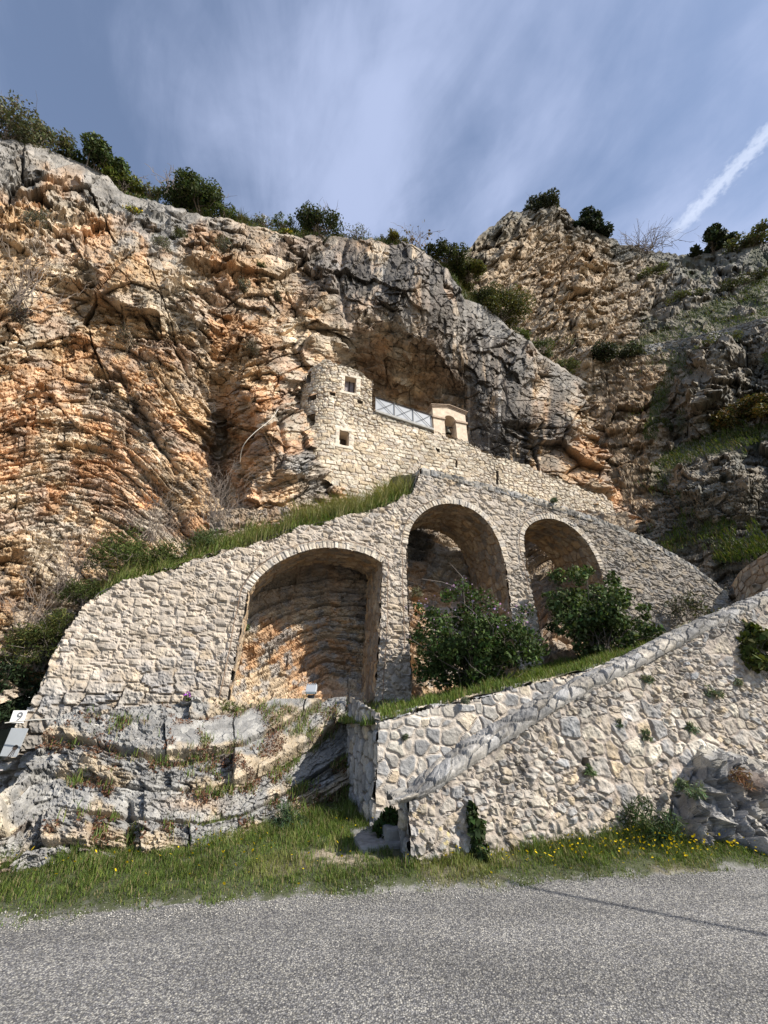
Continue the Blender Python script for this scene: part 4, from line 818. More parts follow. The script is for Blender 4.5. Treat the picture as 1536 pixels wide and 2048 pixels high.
    dz, cc, _, _, _ = masonry(E_, Zz, .165, 1.6, .4, 751, p=5, tone=np.ones(E_.shape), relief=.06, joint=.15, pal=PAL_GREY, mort=(.14,.12,.10))
    grid('wall_end', W(sL+.03-dz+0*E_, E_, Zz), M_WALL, root, cc*.8, Zz < top[0, 1] + .02+.15*np.interp(E_-DF, [0, .04, .12, .22, .32], [.04, .065, .085, .10, .09]), smooth=False)
    # rear face, seen only from the stairs
    gs = np.linspace(sL, top[:, 0].max(), 60); mb = MB(); zt1 = np.interp(gs, top[:, 0], top[:, 1])
    for i in range(59): mb.add(W([gs[i], gs[i+1], gs[i+1], gs[i]], DF+.285, [-.1, -.1, zt1[i+1], zt1[i]]), [[0,1,2,3]])
    mb.build('rear_face', M_ROCKPLAIN, root)
    # ---- upper wall on the far side of the steps
    root2 = wall_thing('upper_stair_wall', 'grey rubble wall with pale mortar standing behind the sloping parapet, below the lilac bushes')
    bt = [(752,1446),(775,1440),(800,1432),(860,1414),(960,1394),(1060,1369),(1130,1354),(1180,1342),(1300,1306),(1450,1246),(1640,1160)]
    top2 = resample(szpoly(bt, DBK), .03)[0]; sB = float(SZ(744, 1600, DBK)[0]); s = np.arange(sB, top2[:, 0].max(), .016); z = np.arange(-.05, top2[:, 1].max()+.1, .016); S, Z = np.meshgrid(s, z)
    bat = .10*(1-np.clip(Z/1.4, 0, 1))
    zt = np.interp(S, top2[:, 0], top2[:, 1]) + .04*(hsh(np.floor(S/.2).astype(np.int64), np.zeros(S.shape, np.int64), 760)-.5)
    mk = (Z < zt) & (S > sB + .10*np.clip(Z/1.4, 0, 1) + .03*vnoise(Z*5, S*0, 761))
    d1, c1, _, _, _ = masonry(S, Z, .17, 1.35, .62, 763, p=3.2, tone=np.full(S.shape, .82), relief=.028, joint=.20, big=.4, pal=PAL_WARM, mort=(.50,.44,.375))
    grid('wall_face', W(S, DBK-d1, Z), M_WALL, root2, c1, mk, smooth=False, flip=True)
    ee = np.arange(DBK-.02, DBK+1.9, .02); E_, Zz = np.meshgrid(ee, np.arange(-.05, 1.42, .02)); dz, cc, _, _, _ = masonry(E_, Zz, .19, 1.3, .7, 767, tone=np.ones(E_.shape), relief=.06, joint=.12, pal=PAL_GREY, mort=(.2,.17,.13))
    grid('wall_end', W(sB+.08*np.clip(Zz/1.4, 0, 1)-dz+.03 - .25*(E_-DBK)*0, E_, Zz + .12*(E_-DBK)), M_WALL, root2, cc, smooth=False)
    tt = np.linspace(0, .45, 18); bs = top2[:, 0][None]+0*tt[:, None]; dd = DBK+tt[:, None]+0*bs; dz, cc, _, _, _ = masonry(bs, dd, .2, 1.4, .7, 769, tone=np.full(bs.shape, .8), relief=.06)
    grid('wall_top', W(bs, dd, top2[:, 1][None]+dz-.03), M_WALL, root2, cc, smooth=False)
    # ---- steps climbing between the two walls
    st = tag(empty('stone_steps'), 'worn grey stone steps starting between the two stair walls', 'steps')
    for i in range(14):
        a0 = sL-.48+.36*i; mb = MB(); z0 = .13+.115*i
        if i == 0: mb.box(a0+.04, a0+.9, DF+.36, DBK-.03, -.05, z0)
        else: mb.box(a0, a0+.5, DF+.43, DBK-.10, z0-.17, z0)
        mb.build('step', M_STEP, st, bevel=.03)
    # ---- grassy terrace between the upper wall and the arches
    ab = szpoly([(690,1440),(760,1424),(830,1400),(960,1376),(1090,1334),(1230,1304),(1300,1288),(1400,1262),(1500,1222),(1640,1150)], DA); tb = szpoly(bt, DBK)
    s = np.arange(sB-.1, 13, .05); d = np.linspace(DBK+.05, DA+.5, 60); S, Dd = np.meshgrid(s, d)
    f = sstep(Dd, DBK, DA); zb = np.interp(S, tb[:, 0], tb[:, 1])-.005; za = np.interp(S, ab[:, 0], ab[:, 1]); Zt = zb*(1-f)+za*f + .07*fbm(S*1.5, Dd*1.5, 3, 771)
    col = np.broadcast_to(np.array([.075, .085, .03]), S.shape+(3,)).copy(); col = mixcol(col, [.28, .24, .17], sstep(fbm(S*1.2, Dd*1.2, 3, 773), .12, .3))
    tag(grid('grass_terrace', W(S, Dd, Zt), M_SOIL, None, col, smooth=True), kind='structure')
    return (S, Dd, Zt)

# ------------------------------------------------------------------ ground, verge, road
def road_edge(x): return np.interp(x, [-14, -8, -3, 0, 3.9, 8, 16], [2.2, 3.2, 4.10, 4.62, 5.08, 5.6, 6.6])
def verge_z(x, y):
    dd = y - road_edge(x) + .10*fbm(x*1.3, y*1.3, 4, 801)
    return -.035 + .075*sstep(dd, -.12, .35) + .05*sstep(dd, .3, 1.4) + .025*fbm(x*2.5, y*2.5, 3, 803)*sstep(dd, 0, .4), dd
def ground():
    tag(raw_mesh('ground', [(-400,-400,-.06),(400,-400,-.06),(400,400,-.06),(-400,400,-.06)], [[0,1,2,3]], M_SOILPLAIN), kind='structure')
    x = np.arange(-14, 16, .25); y = np.arange(-9, 9.2, .25); X, Y = np.meshgrid(x, y); Zr = .012*fbm(X*.35, Y*.35, 2, 811)
    tag(grid('road', np.stack([X, Y, Zr*np.clip((4-Y)/2, 0, 1)], -1), M_ROAD, None, None, smooth=True), kind='structure')
    x = np.arange(-11, 13, .022); y = np.arange(0, 5.0, .022); X, T = np.meshgrid(x, y); Y = road_edge(X)-.5+T; Z, dd = verge_z(X, Y)
    n = fbm(X*1.6, Y*1.6, 4, 821); n2 = fbm(X*14, Y*14, 3, 822)
    col = np.broadcast_to(np.array([.060, .070, .028]), X.shape+(3,)).copy(); col = mixcol(col, [.22, .185, .125], sstep(n, .2, .5)*.6)
    col = mixcol(col, [.27, .26, .245], (1-sstep(dd+.14*n2+.12*fbm(X*5, Y*5, 3, 825), .04, .20))*.95)
    bare = blob(X, Y, -.55, 5.35, .45, .22); col = mixcol(col, [.30, .25, .185], bare*1.3*sstep(n2, -.4, .2))
    col = col*(1+.35*n2)[..., None]
    tag(grid('verge', np.stack([X, Y, Z + .006*n2], -1), M_SOIL, None, col, smooth=False), kind='structure')
    r = np.random.default_rng(77); n = 9000; x = r.uniform(-5.5, 8, n); y = road_edge(x)+r.normal(0, .10, n); z, dd = verge_z(x, y); k = (dd > -.35) & (dd < .35); x, y, z = x[k], y[k], np.maximum(z[k], 0); n = len(x)
    o6 = np.array([[1,0,0],[0,1,0],[-1,0,0],[0,-1,0],[0,0,.8],[0,0,-.5]], float); sz = .003+.006*r.random(n)**2; V = (o6[None]*(sz[:, None]*(.7+.6*r.random((n, 3))))[:, None]) + np.stack([x, y, z+.003], -1)[:, None]
    fc = np.array([[0,1,4],[1,2,4],[2,3,4],[3,0,4]]); F = (np.arange(n)[:, None, None]*6+fc).reshape(-1, 3); c = np.array([.42, .40, .36])*(.45+.8*r.random((n, 1)))
    tag(raw_mesh('gravel', V.reshape(-1, 3), F, M_SOIL, None, np.repeat(c, 6, axis=0)), 'loose pale gravel along the edge of the road', 'gravel', kind='stuff')
# ------------------------------------------------------------------ vegetation
def leaf_quads(ctr, size, asp=.5, nrm=None, up=0.0, r=rng):
    n = len(ctr); size = np.broadcast_to(np.asarray(size, float), (n,))
    t = r.normal(size=(n, 3)); t[:, 2] += up; t /= np.linalg.norm(t, axis=1, keepdims=True)
    q = r.normal(size=(n, 3)) if nrm is None else nrm + .7*r.normal(size=(n, 3))
    b = np.cross(t, q); b /= np.maximum(np.linalg.norm(b, axis=1, keepdims=True), 1e-6)
    h = size[:, None]*.5; w = h*asp
    v = np.stack([ctr-t*h, ctr+b*w-t*h*.1, ctr+t*h, ctr-b*w-t*h*.1], 1)
    return v.reshape(-1, 3), np.arange(4*n).reshape(n, 4)
def leaf_cols(n, base, var=.35, hl=None, r=rng):
    c = np.array(base)[None]*(1+var*(r.random((n, 1))*2-1)) * (1+.18*(r.random((n, 3))*2-1))
    if hl is not None:
        m = r.random(n) < hl[1]; c[m] = np.array(hl[0])*(1+.3*(r.random((m.sum(), 1))*2-1))
    return np.repeat(c, 4, axis=0)
def branch_path(a, b, r, wob=.15, n=6):
    t = np.linspace(0, 1, n)[:, None]; L = np.linalg.norm(b-a); p = a+(b-a)*t; p[1:-1] += r.normal(0, wob*L/3, (n-2, 3)); p[:, 2] += .10*L*np.sin(t[:, 0]*math.pi); return p
def shrub(name, loc, w, h, n, leaf, base, label, cat, group=None, clumps=34, tight=.13, hl=None, twigs=14, twig_r=.012, asp=.5, seed=0, leaflabel='foliage', flat=0., bare=0, flowers=None, lean=(0, 0), dep=.8, open_=.0, mat=None, ball=False):
    r = np.random.default_rng(seed*131+17); root = tag(empty(name, loc), label, cat, group); loc = np.zeros(3)
    c = r.normal(size=(clumps, 3)); c /= np.linalg.norm(c, axis=1, keepdims=True); c *= (.35+.65*r.random((clumps, 1))**.6)
    c[:, 2] = np.abs(c[:, 2])*(1-flat) if flat < 1 else c[:, 2]
    C3 = np.stack([c[:, 0]*w*.86+lean[0]*c[:, 2], c[:, 1]*w*dep*.86, h*(.10+.86*c[:, 2])], -1)
    rad = tight*(w+h)*(.55+.9*r.random(clumps))
    if ball:
        c = r.normal(size=(clumps, 3)); c /= np.linalg.norm(c, axis=1, keepdims=True); rr = (.25+.75*r.random((clumps, 1))**.55); far = r.random((clumps, 1)) < .3; rr = np.where(far, .95+.22*r.random((clumps, 1)), rr); c = c*rr; rad = np.where(far[:, 0], rad*.6, rad)
        zz = np.clip(.50+.47*c[:, 2], .05, 1.15); wd = .72+.36*np.clip(zz, 0, .75); C3 = np.stack([c[:, 0]*w*.92*wd, c[:, 1]*w*dep*wd, h*zz*.95], -1)
    if n:
        k = r.choice(clumps, n, p=rad**2/np.sum(rad**2)); off = r.normal(size=(n, 3)); off /= np.linalg.norm(off, axis=1, keepdims=True); off *= (r.random((n, 1))**.45)
        P = C3[k] + off*rad[k][:, None]*np.array([1, 1, .85]); P[:, 2] = np.abs(P[:, 2])+.01
        ct = (.75+.5*r.random(clumps))[k]
        V, F = leaf_quads(P, leaf*(.6+.8*r.random(n)), asp, off, .2, r); col = leaf_cols(n, base, .35, hl, r)*np.repeat(ct, 4)[:, None]
        raw_mesh(leaflabel, V, F, mat or M_LEAF, root, col)
    if twigs or bare:
        mb = MB()
        for i in range(twigs):
            b = C3[i % clumps]*(.9+.2*r.random()); a = np.array([r.normal()*w*.07, r.normal()*w*.07, -.12*h])
            p = branch_path(a, b, r); mb.tube(p, np.linspace(twig_r*1.6, twig_r*.5, len(p)), 4)
            for _ in range(3):
                s = p[r.integers(2, len(p))]; e = s + r.normal(size=3)*np.array([.22, .22, .18])*(w+h)*.5 + np.array([0, 0, .08*h]); q = branch_path(s, e, r, .2, 4); mb.tube(q, np.linspace(twig_r*.6, twig_r*.25, 4), 3)
        for i in range(bare):
            az = r.random()*6.28; el = r.uniform(.5, 1.45); L = h*(.7+.6*r.random()); b = np.array([math.cos(az)*math.cos(el)*L*w/h, math.sin(az)*math.cos(el)*L*.7*w/h, math.sin(el)*L]); a = np.array([r.normal()*w*.12, r.normal()*w*.08, -.05])
            p = branch_path(a, b, r, .12, 7); mb.tube(p, np.linspace(twig_r*1.3, twig_r*.3, 7), 3)
            for _ in range(5):
                s = p[r.integers(2, 6)]; e = s + (b-a)*.35*r.random() + r.normal(size=3)*.13*(w+h)*.5; q = branch_path(s, e, r, .2, 4); mb.tube(q, np.linspace(twig_r*.7, twig_r*.25, 4), 3)
        if mb.v: mb.build('branches', M_TWIG if bare else M_BARK, root)
    if flowers:
        fc, fn, fs = flowers; k = r.choice(clumps, fn); top = C3[:, 2].argsort()[::-1][:max(3, clumps//3)]; k = top[k % len(top)]
        P = C3[k] + r.normal(size=(fn, 3))*rad[k][:, None]*.55 + np.array([0, 0, .5])*rad[k][:, None]
        V, F = leaf_quads(P, fs*(.6+.8*r.random(fn)), .8, None, 0, r); raw_mesh('blossoms', V, F, M_LEAF, root, leaf_cols(fn, fc, .25, None, r))
    return root
def at_cliff(u, v, dd=0.): return PD(u, v, float(cliff_d(u, v))+dd)
def at_hill(u, v, dd=0.): return PY(u, v, float(hill_Y(u, v))+dd)
def mpp(P): return float(np.linalg.norm(np.array(P)-np.array([0, 0, CAMZ]))/FPX)
DKG = (.040, .056, .02); OLV = (.085, .092, .04); GRN = (.075, .10, .03); GRY = (.13, .13, .10); YEL = (.55, .42, .03); BRT = (.085, .10, .02)
def plants():
    R = 'shrubs along the cliff top'; T = 'tufts growing out of the cliff face'
    def px_shrub(where, u, v, rw, rh, n, lf, base, name, label, cat='shrub', group=None, seed=0, **k):
        if name == 'shrub' and 'bare' not in k: k['bare'] = 5; k.setdefault('twig_r', .016)
        P = where(u, v); m = mpp(P); e = .66   # heights are foreshortened when looking up
        base = tuple(min(.3, x*1.22+.004) for x in base); return shrub(name, P, rw*m*.94, rh*m*e, int(n*2.2), lf*m*.62, base, label, cat, group, seed=seed, **k)
    c_, h_ = (lambda u, v: at_cliff(u, v, .4)), (lambda u, v: at_hill(u, v, .4))
    s = px_shrub
    s(c_, 18, 288, 58, 60, 2600, 5.5, (.095,.098,.055), 'shrub', 'tall grey-green shrub at the upper left corner of the cliff', group=R, seed=1, twigs=24)
    s(c_, 95, 305, 45, 30, 1300, 5, OLV, 'shrub', 'low olive scrub between the corner shrub and the dark evergreen', group=R, seed=2)
    s(c_, 192, 352, 44, 72, 2600, 8, DKG, 'shrub', 'glossy dark evergreen bush standing upright on the left ridge', group=R, seed=3, clumps=20, hl=((.10,.13,.05), .12))
    s(c_, 246, 378, 34, 34, 1000, 6, BRT, 'shrub', 'yellow-green broom just below the dark evergreen', group=R, seed=4, flowers=((.5,.42,.05), 40, .12))
    s(c_, 300, 395, 26, 22, 500, 5, OLV, 'shrub', 'small low scrub beside the bare branched bush', group=R, seed=5)
    s(c_, 335, 395, 40, 88, 0, 5, OLV, 'bare_bush', 'leafless brown bush on the left ridge', 'bush', R, seed=6, bare=26, twigs=0, twig_r=.03)
    s(c_, 400, 425, 62, 72, 4200, 7, (.035,.05,.016), 'shrub', 'broad dense dark green bush beside the leafless one on the ridge', group=R, seed=7, clumps=34, hl=((.10,.12,.035), .12), flat=.1)
    s(c_, 446, 438, 32, 26, 900, 5, GRN, 'shrub', 'low green fringe under the broad dark bush', group=R, seed=8)
    s(c_, 484, 446, 15, 10, 350, 4, GRY, 'tuft', 'small grey tuft at the lip of the ridge', 'tuft', R, seed=9)
    s(c_, 526, 452, 22, 20, 420, 5, (.16,.17,.13), 'shrub', 'pale flowering small bush left of the round twiggy shrub', group=R, seed=10, flowers=((.6,.58,.5), 60, .12))
    s(c_, 566, 456, 26, 22, 700, 5, GRN, 'shrub', 'low mid green bush beside the pale flowering one', group=R, seed=11)
    s(c_, 638, 470, 52, 66, 2500, 6.5, (.038,.05,.022), 'shrub', 'rounded dark shrub with twigs poking out, middle of the cliff top', group=R, seed=12, bare=12, twigs=14, twig_r=.02)
    s(c_, 572, 472, 15, 12, 260, 5, (.10,.11,.02), 'flowering_tuft', 'yellow flowering tuft under the low mid green bush', 'tuft', R, seed=13, flowers=(YEL, 220, .14))
    s(c_, 265, 436, 20, 18, 260, 5, (.10,.11,.02), 'flowering_tuft', 'yellow flowering tuft on the grey slab of the left ridge', 'tuft', R, seed=14, flowers=(YEL, 160, .14))
    s(c_, 712, 482, 36, 22, 300, 4, OLV, 'bare_bush', 'thin brown twigs right of the rounded dark shrub', 'bush', R, seed=15, bare=16, twigs=0, twig_r=.018)
    s(c_, 788, 488, 30, 28, 1100, 5, (.10,.09,.02), 'shrub', 'small olive-yellow bush at the foot of the dry stalks', group=R, seed=16)
    s(c_, 832, 495, 44, 62, 0, 5, OLV, 'dry_stalks', 'tall dry stalks with seed heads on the cliff top', 'plant', R, seed=17, bare=12, twigs=0, twig_r=.02, flowers=((.14,.10,.06), 60, .22))
    s(c_, 885, 530, 55, 58, 3200, 7, (.035,.045,.016), 'shrub', 'dense dark green bush where the cliff top starts to drop to the right', group=R, seed=18, clumps=30, hl=((.10,.11,.03), .1))
    s(c_, 938, 560, 36, 44, 2600, 6, (.075,.078,.018), 'shrub', 'olive-yellow bush next to the dense dark one at the drop', group=R, seed=19, clumps=24)
    s(c_, 1000, 648, 58, 128, 5200, 6, (.055,.06,.018), 'shrub', 'large olive bush hanging down over the streaked overhang', group=R, seed=20, clumps=36, hl=((.16,.13,.03), .10))
    s(c_, 1040, 680, 26, 26, 800, 5, GRN, 'shrub', 'small green bush under the hanging olive bush', group=R, seed=21)
    s(c_, 1078, 706, 34, 30, 1200, 5, (.06,.075,.03), 'shrub', 'low green scrub on the sloping cliff edge right of the hanging olive bush', group=R, seed=22)
    s(c_, 1130, 742, 30, 26, 1000, 5, OLV, 'shrub', 'olive scrub on the sloping cliff edge below the bare twiggy bush', group=R, seed=23)
    s(c_, 1190, 788, 24, 20, 700, 5, (.07,.08,.035), 'shrub', 'smallest scrub, lowest on the sloping cliff edge', group=R, seed=24)
    s(c_, 965, 612, 34, 40, 1800, 6, (.045,.055,.02), 'shrub', 'dark bush between the olive-yellow bush and the hanging olive bush', group=R, seed=25)
    H = 'shrubs on the right-hand hillside'
    s(h_, 1074, 432, 40, 40, 2600, 6, (.035,.04,.022), 'shrub', 'domed dark bush on the pointed summit of the hill', group=H, seed=31, clumps=24, flat=.05)
    s(h_, 1185, 468, 34, 52, 2300, 8, (.022,.034,.018), 'shrub', 'dark evergreen bush just right of the summit', group=H, seed=32, clumps=20)
    s(h_, 1290, 512, 70, 52, 0, 5, OLV, 'bare_bush', 'wide leafless purple-brown thicket on the skyline under the aircraft trail', 'bush', H, seed=33, bare=60, twigs=0, twig_r=.035)
    s(h_, 1428, 505, 42, 38, 2000, 8, (.03,.042,.02), 'shrub', 'dark leafy bush on the skyline at the right', group=H, seed=34, clumps=18)
    s(h_, 1505, 498, 42, 20, 1100, 6, OLV, 'shrub', 'low scrub on the skyline by the right edge', group=H, seed=35)
    s(h_, 1222, 738, 66, 52, 4200, 6.5, (.03,.036,.018), 'shrub', 'wide dark bush in the gully above the sunlit rock', group=H, seed=36, clumps=34, flat=.1)
    s(h_, 1118, 708, 40, 56, 300, 5, OLV, 'bare_bush', 'bare twiggy bush left of the wide dark gully bush', 'bush', H, seed=37, bare=18, twigs=0, twig_r=.025)
    s(h_, 1150, 718, 22, 16, 600, 5, BRT, 'shrub', 'small bright green bush between the bare bush and the gully bush', group=H, seed=38)
    s(h_, 1508, 862, 58, 66, 3800, 7, (.095,.065,.016), 'shrub', 'rusty olive bush at the right edge above the lower grass ledge', group=H, seed=39, clumps=28, hl=((.05,.06,.02), .3))
    s(h_, 1320, 870, 30, 40, 1400, 5, (.05,.06,.02), 'shrub', 'dark green bush on the left flank of the grey spur', group=H, seed=40)
    s(h_, 1370, 610, 34, 22, 1000, 5, OLV, 'shrub', 'low scrub above the upper grass ledge', group=H, seed=41)
    s(h_, 1300, 560, 30, 20, 700, 5, OLV, 'shrub', 'grey-green scrub below the leafless skyline thicket', group=H, seed=42)
    s(h_, 1440, 700, 40, 18, 900, 5, OLV, 'shrub', 'low scrub under the terrace wall on the hillside', group=H, seed=43)
    s(h_, 1480, 580, 40, 24, 900, 5, (.05,.055,.025), 'shrub', 'dark scrub near the right edge below the skyline', group=H, seed=44)
    for i, (u, v, rr, col, lab) in enumerate([
        (66, 432, 18, GRY, 'grey cushion tuft high on the far left of the cliff'), (250, 668, 21, (.07,.06,.045), 'dark brown cushion tuft in the middle of the left cliff'),
        (498, 696, 14, (.09,.08,.06), 'brown tuft on the ledge left of the tower top'), (445, 492, 17, GRY, 'grey tuft below the ridge over the orange rock'),
        (352, 470, 13, OLV, 'olive tuft under the broad dark bush'), (318, 484, 14, GRY, 'grey tuft left of the one under the broad bush'), (490, 568, 11, GRY, 'small grey tuft in the upper middle of the cliff'),
        (555, 592, 10, (.08,.07,.05), 'small brown tuft left of the dark streaks'), (40, 630, 17, (.06,.05,.045), 'dark tuft at the left edge under the bare twigs'), (520, 530, 9, (.09,.09,.03), 'tiny green tuft under the pale flowering bush')]):
        P = at_cliff(u, v+rr*.6, -.45); m = mpp(P); shrub('tuft', P, rr*m, rr*m*1.5, 600, 5*m, col, lab, 'tuft', T, seed=60+i, twigs=0, clumps=14, tight=.2, asp=.16)
    P = at_cliff(40, 610, -.5); m = mpp(P); shrub('bare_bush', P, 85*m, 90*m, 0, 1, OLV, 'leafless brown branches spreading over the far left rock', 'bush', T, seed=75, bare=16, twigs=0, twig_r=.016)
    # bushes behind the left part of the arcade wall
    Bk = 'bushes behind the arcade wall'
    def bank(u, v, d): return PD(u, v, d)
    for i, (u, v, d, rw, rh, n, lf, col, lab, k) in enumerate([
        (262, 1150, 9.7, 92, 78, 6500, 6.5, (.055,.075,.02), 'dense green broom bush above the left slope of the arcade wall', dict(asp=.22, hl=((.10,.12,.03), .15), clumps=40)),
        (410, 1112, 10.0, 60, 62, 2600, 6, (.07,.095,.035), 'looser green bush right of the dense broom', dict(asp=.25, clumps=26)),
        (170, 1210, 9.5, 50, 48, 2200, 6, (.055,.07,.02), 'dark green bush at the left bend of the arcade wall', dict(asp=.22)),
        (82, 1330, 9.15, 66, 84, 5200, 7, (.045,.055,.016), 'yellowish green broom bush left of the arcade wall', dict(asp=.22, hl=((.11,.11,.03), .2), clumps=34)),
        (0, 1440, 9.35, 74, 98, 5600, 7.5, (.025,.04,.018), 'deep green bush behind the white number plaque', dict(asp=.3, clumps=34))]):
        P = bank(u, v, d); m = mpp(P); shrub('broom_bush', P, rw*m*.9, rh*m*.85, int(n*1.5), lf*m*.8, col, lab, 'bush', Bk, seed=80+i, twigs=16, twig_r=.012, **k)
    for i, (u, v, d, rw, rh, nb, lab) in enumerate([(300, 1080, 10.3, 95, 90, 34, 'leafless tangle of brown twigs above the dense broom'), (425, 1040, 10.6, 75, 110, 40, 'leafless grey thicket in the gully left of the hermitage rock'), (130, 1170, 9.7, 110, 70, 26, 'leafless twigs left of the dense broom'), (60, 1260, 9.4, 95, 80, 22, 'leafless twigs above the yellowish broom')]):
        P = bank(u, v, d); m = mpp(P); shrub('bare_bush', P, rw*m, rh*m, 0, 1, OLV, lab, 'bush', Bk, seed=90+i, bare=int(nb*.8), twigs=0, twig_r=.0065)
    # the two lilacs on the terrace
    P = PD(955, 1398, 7.3); m = mpp(P); LIL = 'lilac bushes on the grass terrace'
    shrub('lilac_bush', P, 136*m, 200*m, 15000, 7.4*m, (.045,.072,.022), 'large dark lilac bush with a few mauve flower heads in front of the middle arch', 'bush', LIL, seed=101, clumps=90, tight=.078, hl=((.11,.16,.055), .14), twigs=40, twig_r=.011, asp=.62, flowers=((.30,.21,.32), 420, .045), dep=.7, ball=True)
    P = PD(1215, 1330, 7.7); m = mpp(P)
    shrub('lilac_bush', P, 96*m, 166*m, 11000, 7*m, (.05,.076,.027), 'dark lilac bush without flowers in front of the right pier', 'bush', LIL, seed=102, clumps=70, tight=.08, hl=((.14,.18,.08), .18), twigs=30, twig_r=.011, asp=.62, dep=.7, ball=True)
    P = PD(1388, 1240, 8.1); m = mpp(P); shrub('bare_bush', P, 38*m, 44*m, 700, 5*m, (.09,.09,.06), 'small grey twiggy bush where the arcade wall meets the parapet', 'bush', seed=103, bare=16, twigs=0, twig_r=.008)
    for i, (u, v, d, rr, col, lab, k) in enumerate([
        (834, 1195, 9.9, 20, (.10,.10,.06), 'grey-green plant on the rock inside the middle arch', {}), (490, 1262, 9.7, 12, (.06,.08,.03), 'green plant at the left side of the first arch', {}), (840, 1310, 9.5, 14, (.06,.07,.03), 'green plant low in the middle arch', {}),
        (1108, 1004, 8.5, 9, (.08,.10,.06), 'small grey-green tuft on the coping of the arcade wall', {}), (1296, 1372, 4.86, 15, (.12,.13,.08), 'grey-green tuft on the stair wall under the coping', {}), (1428, 1396, 4.86, 18, (.11,.13,.08), 'grey-green tuft on the stair wall left of the small dark hole', {}),
        (1386, 1468, 4.86, 14, (.10,.12,.07), 'small tuft on the stair wall above the jagged rock', {}), (1292, 1482, 4.86, 14, (.09,.11,.06), 'small tuft on the stair wall left of the one above the jagged rock', {}), (1180, 1552, 4.84, 14, (.07,.10,.04), 'green tuft hanging under the square hole of the stair wall', {}), (1476, 1372, 4.86, 10, (.11,.12,.08), 'tiny tuft near the top right of the stair wall', {}),
        (1240, 1455, 4.86, 9, (.09,.10,.06), 'tiny tuft in the middle of the stair wall', {}), (1400, 1600, 4.5, 22, (.09,.12,.06), 'grassy tuft in a cleft of the jagged rock', {}), (1368, 1585, 4.7, 16, (.09,.12,.06), 'small grassy tuft at the left side of the jagged rock', {}), (1488, 1580, 4.35, 24, (.13,.07,.035), 'reddish plant on the jagged rock', {}),
        (930, 1410, 5.9, 12, (.12,.13,.09), 'small tuft on the top of the upper stair wall', {}), (811, 1480, 5.95, 8, (.10,.11,.07), 'tiny tuft on the face of the upper stair wall', {})]):
        P = PD(u, v, d); m = mpp(P); shrub('tuft', P, rr*m*.58, rr*m*.95, 260, 7*m, tuple(min(.3, x*1.35+.015) for x in col), lab, 'tuft', 'tufts growing on walls and rock', seed=120+i, twigs=0, clumps=12, tight=.2, asp=.2)
    P = PD(958, 1745, 4.80); m = mpp(P); shrub('creeper', P, 13*m, 88*m, 700, 10*m, (.035,.055,.02), 'dark leafy creeper climbing the foot of the stair wall', 'plant', seed=140, clumps=16, tight=.1, twigs=5, twig_r=.004, dep=.4, asp=.7)
    P = PD(778, 1690, 5.5); m = mpp(P); shrub('leafy_plant', P, 20*m, 46*m, 600, 11*m, (.04,.065,.02), 'dark leafy plant on the first step beside the wall end', 'plant', seed=141, clumps=12, twigs=4, twig_r=.004, asp=.7)
    P = PD(1528, 1345, 4.82); m = mpp(P); shrub('leafy_plant', P, 34*m, 78*m, 1300, 10*m, (.075,.095,.025), 'bright leafy plant growing from the stair wall at the right edge', 'plant', seed=142, clumps=16, twigs=6, twig_r=.004, asp=.6)
    P = PD(1305, 1712, 4.70); m = mpp(P); shrub('fennel_plant', P, 48*m, 62*m, 1800, 9*m, (.055,.085,.035), 'feathery green plant in the grass beside the jagged rock', 'plant', seed=143, clumps=18, twigs=0, asp=.15)
    P = PD(560, 1690, 6.3); m = mpp(P); shrub('fennel_plant', P, 40*m, 50*m, 1300, 8*m, (.05,.08,.04), 'feathery green plant at the foot of the grey ledges', 'plant', seed=144, clumps=16, twigs=0, asp=.15)
    P = PD(455, 1440, 8.35); m = mpp(P); shrub('tuft', P, 30*m, 26*m, 700, 8*m, (.09,.11,.03), 'grassy tuft under the left edge of the first arch', 'tuft', 'tufts growing on walls and rock', seed=145, clumps=14, twigs=0, asp=.15)
    P = PD(372, 1402, 8.4); m = mpp(P); shrub('purple_flower', P, 7*m, 14*m, 60, 5*m, (.07,.09,.03), 'purple flower sprouting at the foot of the arcade wall', 'flower', seed=146, clumps=5, twigs=2, twig_r=.004, flowers=((.35,.08,.45), 50, .03))

# ---- grass
def blades(name, P, hgt, wid, cols, lean=.45, kind='stuff', label=None, r=rng, cat=None, bow=True):
    n = len(P); az = r.random(n)*6.283; t = np.stack([np.cos(az), np.sin(az), 0*az], -1); side = np.stack([-np.sin(az), np.cos(az), 0*az], -1)
    l = (lean*(.25+r.random(n)*1.2))[:, None]; h = np.asarray(hgt)[:, None]; w = np.asarray(wid)[:, None] if np.ndim(wid) else wid
    mid = P + np.array([0, 0, 1.])*h*.55 + t*h*l*.28; tip = P + np.array([0, 0, 1.])*h*(1-.25*l) + t*h*l
    V = np.stack([P-side*w*.5, P+side*w*.5, mid+side*w*.42, tip, mid-side*w*.42], 1).reshape(-1, 3)
    i = np.arange(n)[:, None]*5; F = np.concatenate([i+np.array([[0, 1, 2, 4]]), i+np.array([[4, 2, 3, 3]])])
    F3 = np.concatenate([np.concatenate([i+np.array([[0, 1, 2]]), i+np.array([[0, 2, 4]]), i+np.array([[4, 2, 3]])])])
    o = raw_mesh(name, V, F3, M_GRASS, None, np.repeat(cols, 5, axis=0)); return tag(o, label, cat, None, kind)
def gcols(n, r=rng, dry=.18):
    pal = np.array([[.095,.15,.028],[.12,.175,.032],[.08,.125,.026],[.15,.19,.042],[.105,.15,.048]]); c = pal[r.integers(0, 5, n)]*(.7+.6*r.random((n, 1)))
    m = r.random(n) < dry; c[m] = np.array([.26, .22, .11])*(.7+.6*r.random((m.sum(), 1))); return c
